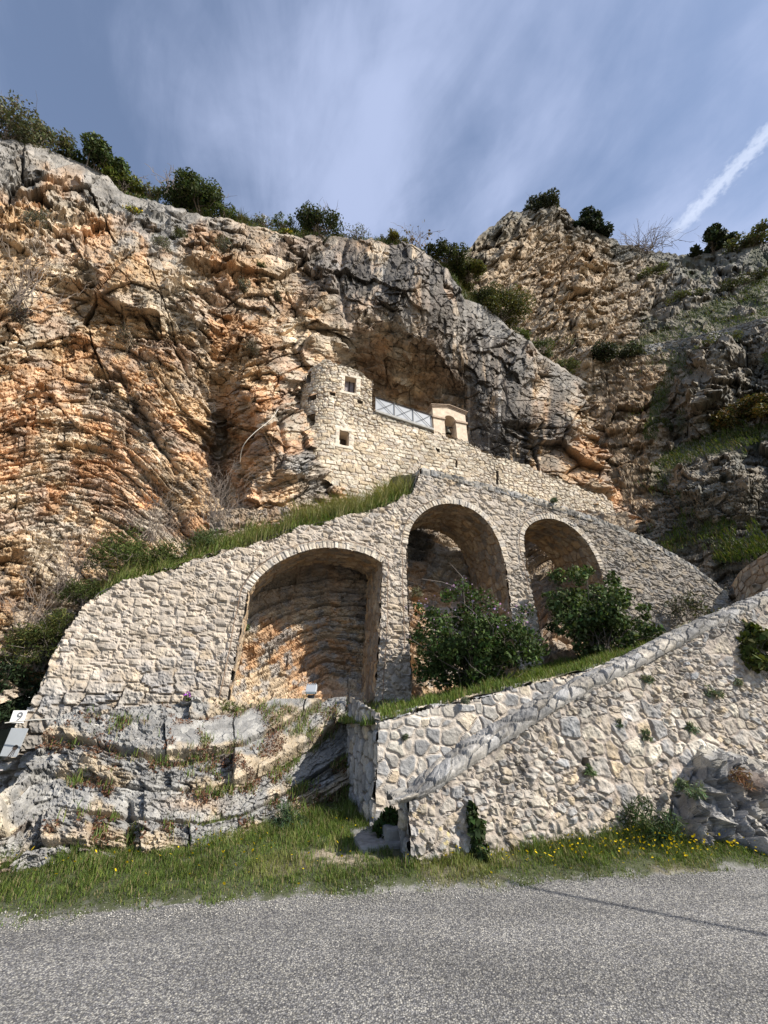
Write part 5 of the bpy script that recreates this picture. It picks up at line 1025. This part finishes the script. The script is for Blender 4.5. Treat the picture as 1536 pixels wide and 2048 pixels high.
def grasses():
    r = np.random.default_rng(5)
    n = 330000; x = r.uniform(-6.5, 8.5, n); y = road_edge(x) + r.uniform(-.25, 3.4, n)
    z, dd = verge_z(x, y); d = x*B[0]+y*B[1]; s = x*A[0]+y*A[1]
    nz = fbm(x*1.6, y*1.6, 4, 821); n3 = fbm(x*4, y*4, 3, 823); bare = blob(x, y, -.55, 5.35, .5, .25)
    ed = dd + .30*n3 + .10*fbm(x*11, y*11, 2, 827); keep = (ed > .04) & (dd > -.06) & (r.random(n) < np.clip(.35+1.6*(ed-.03), 0, 1)*(1-.45*sstep(nz, .2, .5))*(1-bare*.95)) & ((d < DF-.02) | (s < SZ(745, 1660, DBK)[0]-.02) & (d < 7.4))
    x, y, z, dd, nz, n3 = (q[keep] for q in (x, y, z, dd, nz, n3)); n = len(x); d = x*B[0]+y*B[1]
    near = sstep(d, DF-.35, DF-.05)*(x > .2) + sstep(d, 5.6, 6.2)*(x < .2)
    h = (.030+.036*sstep(dd, .05, .7)+.075*near*r.random(n))*(.55+.9*r.random(n))*(1+.8*n3)
    c = gcols(n, r, .16); c = c*(1+.5*nz[:, None]); yl = sstep(nz, .02, .35)*.4; c = c+(np.array([.20, .17, .07])-c)*yl[:, None]
    blades('verge_grass', np.stack([x, y, z-.008], -1), np.clip(h, .015, .26), .0042+.003*r.random(n), c, .6, label='short green grass with dry patches along the road', cat='grass', r=r)
    # yellow flowers
    def flw(m, u0, u1, f0, f1): return m
    pts = []
    for (cx, cy, sx, sy, k) in ((3.0, 5.55, .75, .22, 230), (1.6, 5.15, .6, .15, 60), (-1.7, 5.35, .6, .25, 46), (-1.0, 5.0, .7, .3, 22), (-3.2, 4.95, .5, .2, 22), (-.3, 5.9, .5, .3, 16), (4.4, 5.75, .5, .2, 24)):
        pts.append(np.stack([r.normal(cx, sx, k), r.normal(cy, sy, k)], -1))
    p = np.vstack(pts); d = p[:, 0]*B[0]+p[:, 1]*B[1]; p = p[(d < DF-.08) | (p[:, 0] < 0)]; z, dd = verge_z(p[:, 0], p[:, 1]); p = p[dd > .1]; z = z[dd > .1]; n = len(p)
    Pc = np.stack([p[:, 0], p[:, 1], z+.05+.10*r.random(n)], -1); V = []; F = []
    st = 0; sz = .0075+.007*r.random(n)
    a = np.arange(6)*math.pi/3; ring = np.stack([np.cos(a), np.sin(a), 0*a+.25], -1)
    for i in range(n):
        til = r.normal(size=3)*.5; til[1] -= .5; q = ring*sz[i]; q[:, 2] += q[:, 0]*til[0]+q[:, 1]*til[1]; V.append(np.vstack([Pc[i:i+1], Pc[i]+q])); F.append(st+np.array([[0, j+1, (j+1) % 6+1] for j in range(6)])); st += 7
    V = np.vstack(V); F = np.vstack(F); tag(raw_mesh('yellow_flowers', V, F, M_GRASS, None, np.tile(np.array([[.75, .55, .02]]), (len(V), 1))*(.75+.4*r.random((len(V), 1)))), 'tiny yellow flowers scattered through the roadside grass', 'flowers', kind='stuff')
    # terrace
    S, Dd, Zt = TERR; n = 45000; i = r.random(n)*(S.shape[1]-1.01); j = r.random(n)*(S.shape[0]-1.01); i0 = i.astype(int); j0 = j.astype(int)
    s = S[0][i0]+(i-i0)*.05; d = Dd[j0, 0]+(j-j0)*(Dd[1, 0]-Dd[0, 0]); z = Zt[j0, i0]
    k = fbm(s*1.2, d*1.2, 3, 773) < .2; s, d, z = s[k], d[k], z[k]; n = len(s)
    blades('terrace_grass', W(s, d, z-.01), (.05+.12*r.random(n))*(1+fbm(s*3, d*3, 3, 901)), .010, gcols(n, r, .12)*1.05, .5, label='green grass on the terrace below the arches', cat='grass', r=r)
    # bank behind the arcade wall on the left and under the hermitage
    t = ARC_TOPLINE; a = SZ(190, 1184, DA)[0]; b = SZ(828, 982, DA)[0]; n = 22000; s = r.uniform(a, b, n); q = r.random(n)**1.3*1.5; zt = np.interp(s, t[:, 0], t[:, 1]); d = DA+.02+q
    z = zt-.05+q*.55; g = fbm(s*1.3, q*2, 3, 911); up = sstep(s, SZ(480, 1100, DA)[0], SZ(620, 1050, DA)[0])
    h = (.08+.24*r.random(n))*(.75+1.3*g)*(1+.7*up); c = gcols(n, r, .22); g2 = fbm(s*4, q*5, 3, 917); c = c*(.75+.5*r.random((n, 1))); c = c+(np.array([.30, .27, .13])-c)*(np.clip(.6*sstep(g+.5*g2, .0, .35)*(.4+.6*up), 0, 1))[:, None]; h = h*(1+1.2*g2)
    blades('bank_grass', W(s, d, z), np.clip(h*(.55+.9*r.random(n)), .05, .75), .014, c, .6, label='long grass on the bank behind the arcade wall', cat='grass', r=r)
    bs = np.linspace(a-3.5, b+.3, 90); bd = np.linspace(DA+.1, DA+2.6, 30); S2, D2 = np.meshgrid(bs, bd); Z2 = np.interp(S2, t[:, 0], t[:, 1])-.06+(D2-DA-.1)*.52+.06*fbm(S2*2, D2*2, 3, 913)
    tag(grid('grass_bank', W(S2, D2, Z2), M_SOIL, None, np.broadcast_to(np.array([.09, .085, .04]), S2.shape+(3,))*(1+.4*fbm(S2*3, D2*3, 3, 915))[..., None]), kind='structure')
    # ledges of the right-hand hill
    n = 70000; us = r.uniform(1210, 1640, n); vs = r.uniform(540, 1130, n); m = np.zeros(n)
    for pts_, hw in HILL_GRASS: m = np.maximum(m, 1-sstep(near_line(us, vs, pts_)+8*fbm(us/25, vs/25, 3, 245), hw*.7, hw*1.45))
    m = np.maximum(m, .5*sstep(fbm(us/60, vs/60, 4, 246), .15, .38)*sstep(us, 1230, 1380)); k = r.random(n) < m; us, vs = us[k], vs[k]; n = len(us)
    P = PY(us, vs, np.maximum(hill_Y(us, vs), 8)) + np.array([-.15, -.25, .0]); c = gcols(n, r, .15)*.95
    blades('hillside_grass', P, (.10+.24*r.random(n)), .03, c*.62, .6, label='green grass on the ledges of the right-hand hillside', cat='grass', r=r)
    # scrub along the very edge of the cliff top
    n = 22000; us = r.uniform(-60, 1000, n); P = PD(us, CLT(us)+r.uniform(-5, 14, n), cliff_d(us, CLT(us)+4.)+.35); dn = sstep(fbm(us/45, us*0, 3, 921), -.15, .25); k = r.random(n) < .2+.8*dn; P = P[k]; n = len(P)
    blades('ridge_grass', P, (.12+.40*r.random(n))*(.5+1.2*sstep(vnoise(np.arange(n)*0+P[:, 0]*.9, P[:, 0]*0, 933), -.3, .4)), .028, gcols(n, r, .35)*.6, .6, label='grass and low scrub along the cliff edge', cat='grass', r=r)
    # reddish stonecrop and grass on the shelves of the outcrop
    Pn = OUT['P'].reshape(-1, 3); so = (OUT['soil']*(OUT['v'] < 1690)*(OUT['u'] > 60)).ravel(); idx = r.choice(len(so), 9500, p=so/so.sum()); n = len(idx); uu = OUT['u'].ravel()[idx]; vv = OUT['v'].ravel()[idx]
    gm = r.random(n) < np.clip(.30+.8*fbm(uu/50, vv/50, 3, 931)+.4*sstep(uu, 520, 640), 0, 1)
    P = Pn[idx]+np.array([-B[0], -B[1], 0])*.03+r.normal(0, .02, (n, 3)); c = np.array([.13, .065, .04])*(.6+.9*r.random((n, 1))); V, F = leaf_quads(P[~gm], .022+.02*r.random((~gm).sum()), .7, None, .4, r)
    tag(raw_mesh('stonecrop', V, F, M_LEAF, None, np.repeat(c[~gm], 4, axis=0)), 'reddish brown stonecrop on the shelves of the grey ledges', 'stonecrop', kind='stuff')
    g = gm.sum(); blades('ledge_grass', P[gm], .05+.10*r.random(g), .009, gcols(g, r, .25), .6, label='thin green grass in the cracks of the grey ledges', cat='grass', r=r)

# ------------------------------------------------------------------ small man-made things
def quad_plate(name, px, d, th, mat, parent=None):
    q = szpoly(px, d); mb = MB(); mb.hexa(np.vstack([W(q[:, 0], np.full(4, d-th), q[:, 1]), W(q[:, 0], np.full(4, d), q[:, 1])])); return mb.build(name, mat, parent, bevel=.004), q
def small_things():
    d = DA-.25
    o, q = quad_plate('number_plaque', [(28,1421),(56,1421),(47,1446),(19,1446)], d, .02, M_WHITE); tag(o, 'small white plaque reading 9 above the grey panel', 'plaque')
    cu = bpy.data.curves.new('digit', 'FONT'); cu.body = '9'; cu.size = .17; cu.extrude = .003; cu.align_x = 'CENTER'; cu.align_y = 'CENTER'
    t = bpy.data.objects.new('digit', cu); C.objects.link(t); dg = bpy.context.evaluated_depsgraph_get(); me = bpy.data.meshes.new_from_object(t.evaluated_get(dg)); bpy.data.objects.remove(t)
    t = bpy.data.objects.new('digit', me); C.objects.link(t); me.materials.clear(); me.materials.append(M_GREYINK); c = q.mean(0)
    t.location = W(c[0]+.02, d-.026, c[1]); t.rotation_euler = (math.pi/2, 0, math.atan2(A[1], A[0])); t.parent = o
    p = empty('info_panel'); tag(p, 'plain grey metal panel with dark emblem on the left end of the arcade wall', 'panel')
    o2, q2 = quad_plate('panel', [(24,1456),(58,1457),(34,1514),(0,1512)], d, .022, M_SIGNGREY, p)
    c = q2.mean(0); a = np.arange(20)*2*math.pi/20; mb = MB(); cx, cz = c[0]+.045, c[1]-.07
    r_ = .55*np.array([.062, .07, .058, .068, .06, .07, .064, .058, .07, .06]*2)
    f = W(cx+r_*np.cos(a), d-.0265, cz+r_*np.sin(a)); mb.add(np.vstack([W(cx, d-.0265, cz)[None], f]), [[0, i+1, (i+1) % 20+1] for i in range(20)])
    o3 = mb.build('emblem', M_DARKWOOD, p)
    mb = MB()
    for dx, dz, w_, l_ in ((-.045, -.07, .02, .13), (.0, -.06, .012, .11), (.035, -.05, .010, .08)):
        mb.tube([W(cx+dx*.4, d-.027, cz+dz*.4), W(cx+dx-.03, d-.027, cz+dz-l_*.7)], w_*.4, 4)
    mb.build('emblem_stem', M_DARKWOOD, p)
    # floodlight
    P = PD(622, 1392, 8.55); fl = tag(empty('floodlight', P), 'small grey floodlight standing at the foot of the first arch', 'floodlight')
    def bx(name, c, sz, tilt, mat, bev=.006):
        m = MB(); x, y, z = (np.array(v)*.5 for v in ([-sz[0], sz[0]], [-sz[1], sz[1]], [-sz[2], sz[2]]))
        v = np.array([[a_, b_, c_] for c_ in z for a_, b_ in ((x[0], y[0]), (x[1], y[0]), (x[1], y[1]), (x[0], y[1]))]); ct, st = math.cos(tilt), math.sin(tilt)
        v = np.stack([v[:, 0], v[:, 1]*ct-v[:, 2]*st, v[:, 1]*st+v[:, 2]*ct], -1)+np.array(c); m.hexa(v); return m.build(name, mat, fl, bevel=bev)
    h = bx('housing', (0, 0, .12), (.21, .10, .16), -.5, M_SIGNGREY); g = bx('lens', (0, -.052, .095), (.18, .012, .13), -.5, M_GLASSGREY); bx('bracket', (0, .02, -.06), (.14, .05, .16), 0, M_IRON); 
    for i in range(5): f_ = bx('cooling_fin', (-.08+.04*i, .02, .205), (.008, .08, .03), -.5, M_SIGNGREY, 0)
    # hose over the rock left of the tower, cable along the ledges, leads clipped round the arches
    pts = np.array([(480,925,12.0),(482,902,11.7),(490,884,11.5),(512,862,11.5),(535,845,11.7),(548,832,11.9),(556,818,12.2)], float); pts = chaikin(pts, 2); mb = MB(); mb.tube(PD(pts[:, 0], pts[:, 1], pts[:, 2]-.6), .009, 6); tag(mb.build('hose', M_HOSE, smooth=True), 'thin pale hose hanging over the rock left of the tower', 'hose')
    pts = chaikin(np.array([(10,1446,8.2),(60,1440,8.15),(105,1438,8.1),(150,1441,8.0),(190,1449,7.95),(225,1458,7.95),(258,1463,8.0)], float), 2); mb = MB(); mb.tube(PD(pts[:, 0], pts[:, 1], pts[:, 2]-.12), .009, 5); tag(mb.build('cable', M_HOSE, smooth=True), 'thin white cable lying along the top of the grey ledges', 'cable')
    for nm, (L_, M_, R_), off in (('first', A1, .16), ('middle', A2, .15), ('right', A3, .15)):
        l, m, r = szpoly(L_, DA), chaikin(szpoly(M_, DA), 3), szpoly(R_, DA); path = np.vstack([l[1:], m[1:], r[1:-1]]) if nm != 'right' else np.vstack([l[2:], m[1:len(m)//2]]) 
        if nm == 'middle': path = np.vstack([l[1:], m[1:int(len(m)*.45)]])
        pp, t = resample(path, .08); tg = np.gradient(pp, axis=0); tg /= np.linalg.norm(tg, axis=1, keepdims=True); nn = np.stack([-tg[:, 1], tg[:, 0]], -1)
        sw = off + .02*vnoise(t*2.2, t*0, 77); mb = MB(); mb.tube(W(pp[:, 0]+nn[:, 0]*sw, np.full(len(pp), DA-.065), pp[:, 1]+nn[:, 1]*sw), .009, 5)
        tag(mb.build('cable', M_LEAD, smooth=True), 'thin brown cable clipped round the %s arch' % {'first': 'wide left', 'middle': 'tall middle', 'right': 'small right'}[nm], 'cable', 'cables round the arches')
    # overhead wire whose shadow crosses the road
    el = math.radians(38); sd = np.array([.907*math.cos(el), -.421*math.cos(el), math.sin(el)]); g = np.array([1.71, 4.6, 0]); dr = np.array([1.17, -.62, 0])
    mb = MB(); a_, b_ = g-dr*.55+sd*7.5, g+dr*5+sd*3.5; t = np.linspace(0, 1, 30)[:, None]; mb.tube(a_+(b_-a_)*t, .021, 8); tag(mb.build('overhead_wire', M_IRON), 'dark wire stretched above the road, out of the picture', 'wire')
    # dry-stone terrace wall high on the hillside
    line = np.array([(1288,702),(1330,694),(1400,682),(1470,664),(1540,645),(1640,615)], float); pl, t = resample(chaikin(line, 2), 2.2); Y = hill_Y(pl[:, 0], pl[:, 1]) - .5
    base = PY(pl[:, 0], pl[:, 1], Y); L = np.r_[0, np.cumsum(np.linalg.norm(np.diff(base, axis=0), axis=1))]; hh = np.linspace(-.5, .55, 26); G, Hh = np.meshgrid(L, hh)
    dz, cc, _, _, _ = masonry(G, Hh, .2, 1.6, .8, 951, tone=np.full(G.shape, .8), relief=.09, pal=PAL_GREY, mort=(.10,.09,.08)); Pw = base[None]+np.array([0, 0, 1.])*Hh[..., None]+np.array([-.55, -.75, 0])*dz[..., None]
    bk = Pw[-1]+np.array([.3, .5, .0]); tag(grid('terrace_wall', np.concatenate([Pw, bk[None]]), M_HILL, None, np.concatenate([cc, cc[-1:]])*.75, smooth=False), 'low dry-stone wall under the upper grass ledge of the hillside', 'wall')
    line = np.array([(1482,1172),(1500,1142),(1520,1128),(1545,1112),(1640,1060)], float); pl, t = resample(line, 2.5); base = PY(pl[:, 0], pl[:, 1]+45, np.interp(pl[:, 0], [1482, 1545, 1640], [12.6, 11.6, 10.5])); L = np.r_[0, np.cumsum(np.linalg.norm(np.diff(base, axis=0), axis=1))]
    hh = np.linspace(-.3, .75, 40); G, Hh = np.meshgrid(L, hh); dz, cc, _, _, _ = masonry(G, Hh, .2, 1.5, .8, 957, tone=np.full(G.shape, .2), relief=.06, mort=(.3,.22,.15)); Pw = base[None]+np.array([0, 0, 1.])*Hh[..., None]+np.array([-.5, -.8, 0])*dz[..., None]
    tag(grid('garden_wall', np.concatenate([Pw, Pw[-1:]+np.array([.3, .5, 0])]), M_WALL, None, np.concatenate([cc, cc[-1:]])*np.array([.8, .68, .56]), smooth=False), 'brownish stone wall in shade behind the top of the stair parapet', 'wall')
cliff_surface(1.6)
hill_surface(2.0)
ARC_ROOT, ARCHES, ARC_TOPLINE = build_arcade()
build_hermitage()
rock_in_arches()
outcrop()
TERR = stair_walls()
ground()
plants()
grasses()
small_things()
# ------------------------------------------------------------------ camera, light, sky
def setup():
    sc = bpy.context.scene
    cam = bpy.data.cameras.new('camera'); co = bpy.data.objects.new('camera', cam); C.objects.link(co)
    cam.sensor_fit = 'VERTICAL'; cam.sensor_height = 36.0; cam.lens = 36.0*FPX/2048; cam.clip_end = 3000; cam.clip_start = .05
    co.location = (0, 0, CAMZ); co.rotation_euler = (math.pi/2+TH, 0, 0); sc.camera = co
    el = math.radians(38); tx, ty = .907, -.421
    sd = (tx*math.cos(el), ty*math.cos(el), math.sin(el))
    li = bpy.data.lights.new('sun', 'SUN'); li.energy = 5.0; li.angle = math.radians(.53); li.color = (1.0, .935, .83)
    lo = bpy.data.objects.new('sun', li); C.objects.link(lo); lo.location = (20, -20, 30)
    from mathutils import Vector
    lo.rotation_euler = Vector(sd).to_track_quat('Z', 'Y').to_euler()
    w = bpy.data.worlds.new('World'); sc.world = w; w.use_nodes = True; nt = w.node_tree; N = nt.nodes; L = nt.links
    bg = N['Background']; bg.inputs[1].default_value = SKY_STR
    sk = N.new('ShaderNodeTexSky'); sk.sky_type = 'NISHITA'; sk.sun_disc = False; sk.sun_elevation = el
    sk.sun_rotation = math.atan2(tx, ty); sk.air_density = 1.0; sk.dust_density = .6; sk.ozone_density = 2.2
    tc = N.new('ShaderNodeTexCoord'); sp = N.new('ShaderNodeSeparateXYZ'); L.new(tc.outputs['Generated'], sp.inputs[0])
    def mth(op, a, b=None, c=None):
        n = N.new('ShaderNodeMath'); n.operation = op
        for i, x in enumerate((a, b, c)):
            if x is None: continue
            if hasattr(x, 'links'): L.new(x, n.inputs[i])
            else: n.inputs[i].default_value = x
        return n.outputs[0]
    zc = mth('MAXIMUM', sp.outputs[2], .08)
    px = mth('DIVIDE', sp.outputs[0], zc); py = mth('DIVIDE', sp.outputs[1], zc)     # the cloud layer, one unit up
    def plane_noise(ang, sx, sy, scale, det, rough, off=0, distort=0.0):
        ca, sa = math.cos(ang), math.sin(ang)
        a = mth('ADD', mth('MULTIPLY', px, ca), mth('MULTIPLY', py, sa)); b = mth('SUBTRACT', mth('MULTIPLY', py, ca), mth('MULTIPLY', px, sa))
        cb = N.new('ShaderNodeCombineXYZ'); L.new(mth('MULTIPLY', a, sx), cb.inputs[0]); L.new(mth('MULTIPLY', b, sy), cb.inputs[1]); cb.inputs[2].default_value = off
        n = nd(N, 'ShaderNodeTexNoise', Scale=scale, Detail=det, Roughness=rough, Distortion=distort); L.new(cb.outputs[0], n.inputs['Vector']); return n.outputs[0]
    CL = CLOUD
    n1 = plane_noise(CL['a1'], 1.0, .42, 2.8, 7, .55, 3.1, .8)
    n2 = plane_noise(CL['a2'], 1.0, 1.0, 1.5, 6, .55, 9.4, .3)
    n3 = plane_noise(CL['a1']+.5, 1.0, .4, 8, 7, .58, 1.7, .9)
    s = mth('ADD', mth('ADD', mth('MULTIPLY', n1, .9), mth('MULTIPLY', n2, 1.2)), mth('MULTIPLY', n3, .36))
    # a broad veil across the middle of the sky
    veil = mth('MULTIPLY', mth('POWER', 2.718, mth('MULTIPLY', mth('POWER', mth('SUBTRACT', px, CL['vx']), 2), -CL['vk'])), CL['va'])
    s = mth('ADD', s, veil)
    mr = N.new('ShaderNodeMapRange'); mr.interpolation_type = 'SMOOTHSTEP'; L.new(s, mr.inputs[0]); mr.inputs[1].default_value = CL['lo']; mr.inputs[2].default_value = CL['hi']; mr.inputs[3].default_value = CL['min']; mr.inputs[4].default_value = CL['max']
    fac = mr.outputs[0]
    # the aircraft trail: a straight band of puffs on the same layer
    def cp(u, v): x, y, z = ray(u, v); return float(x/z), float(y/z)
    (x0, y0), (x1, y1) = cp(1338, 478), cp(1540, 262); dx, dy = x1-x0, y1-y0; ln = math.hypot(dx, dy); dx /= ln; dy /= ln
    along = mth('ADD', mth('MULTIPLY', mth('SUBTRACT', px, x0), dx), mth('MULTIPLY', mth('SUBTRACT', py, y0), dy))
    across = mth('SUBTRACT', mth('MULTIPLY', mth('SUBTRACT', py, y0), dx), mth('MULTIPLY', mth('SUBTRACT', px, x0), dy))
    nz = nd(N, 'ShaderNodeTexNoise', Scale=70.0, Detail=4.0, Roughness=.55); cb = N.new('ShaderNodeCombineXYZ'); L.new(px, cb.inputs[0]); L.new(py, cb.inputs[1]); L.new(cb.outputs[0], nz.inputs['Vector'])
    wv = mth('ADD', mth('ABSOLUTE', across), mth('MULTIPLY', mth('SUBTRACT', nz.outputs[0],   .5), .062))
    m2 = N.new('ShaderNodeMapRange'); m2.interpolation_type = 'SMOOTHSTEP'; L.new(wv, m2.inputs[0]); m2.inputs[1].default_value = .000; m2.inputs[2].default_value = .030; m2.inputs[3].default_value = .62; m2.inputs[4].default_value = 0
    m3 = N.new('ShaderNodeMapRange'); m3.interpolation_type = 'SMOOTHSTEP'; L.new(along, m3.inputs[0]); m3.inputs[1].default_value = -.03; m3.inputs[2].default_value = .06
    trail = mth('MULTIPLY', mth('MULTIPLY', m2.outputs[0], m3.outputs[0]), mth('ADD', .45, nz.outputs[0]))
    hs = N.new('ShaderNodeHueSaturation'); L.new(sk.outputs[0], hs.inputs['Color']); hs.inputs['Hue'].default_value = CL['hue']; hs.inputs['Saturation'].default_value = CL['sat']; hs.inputs['Value'].default_value = CL['val']
    c1 = mixc(N, L, fac, hs.outputs[0], CL['col'])
    tf = N.new('ShaderNodeClamp'); L.new(trail, tf.inputs[0])
    c2 = mixc(N, L, tf.outputs[0], c1, CL['tcol'])
    L.new(c2, bg.inputs[0])
    vs = sc.view_settings; vs.view_transform = 'Standard'; vs.look = 'None'; vs.exposure = EXPOSURE; vs.gamma = 1
    sc.cycles.max_bounces = 6; sc.cycles.diffuse_bounces = 3; sc.cycles.transparent_max_bounces = 8
SKY_STR = .066; EXPOSURE = 0.66
CLOUD = dict(a1=.2, a2=.7, vx=.12, vk=3.0, va=.25, lo=1.12, hi=1.80, min=.12, max=.78, hue=.500, sat=.94, val=1.65, col=(5.6, 6.5, 9.2), tcol=(8.6, 9.4, 11.2))
setup()
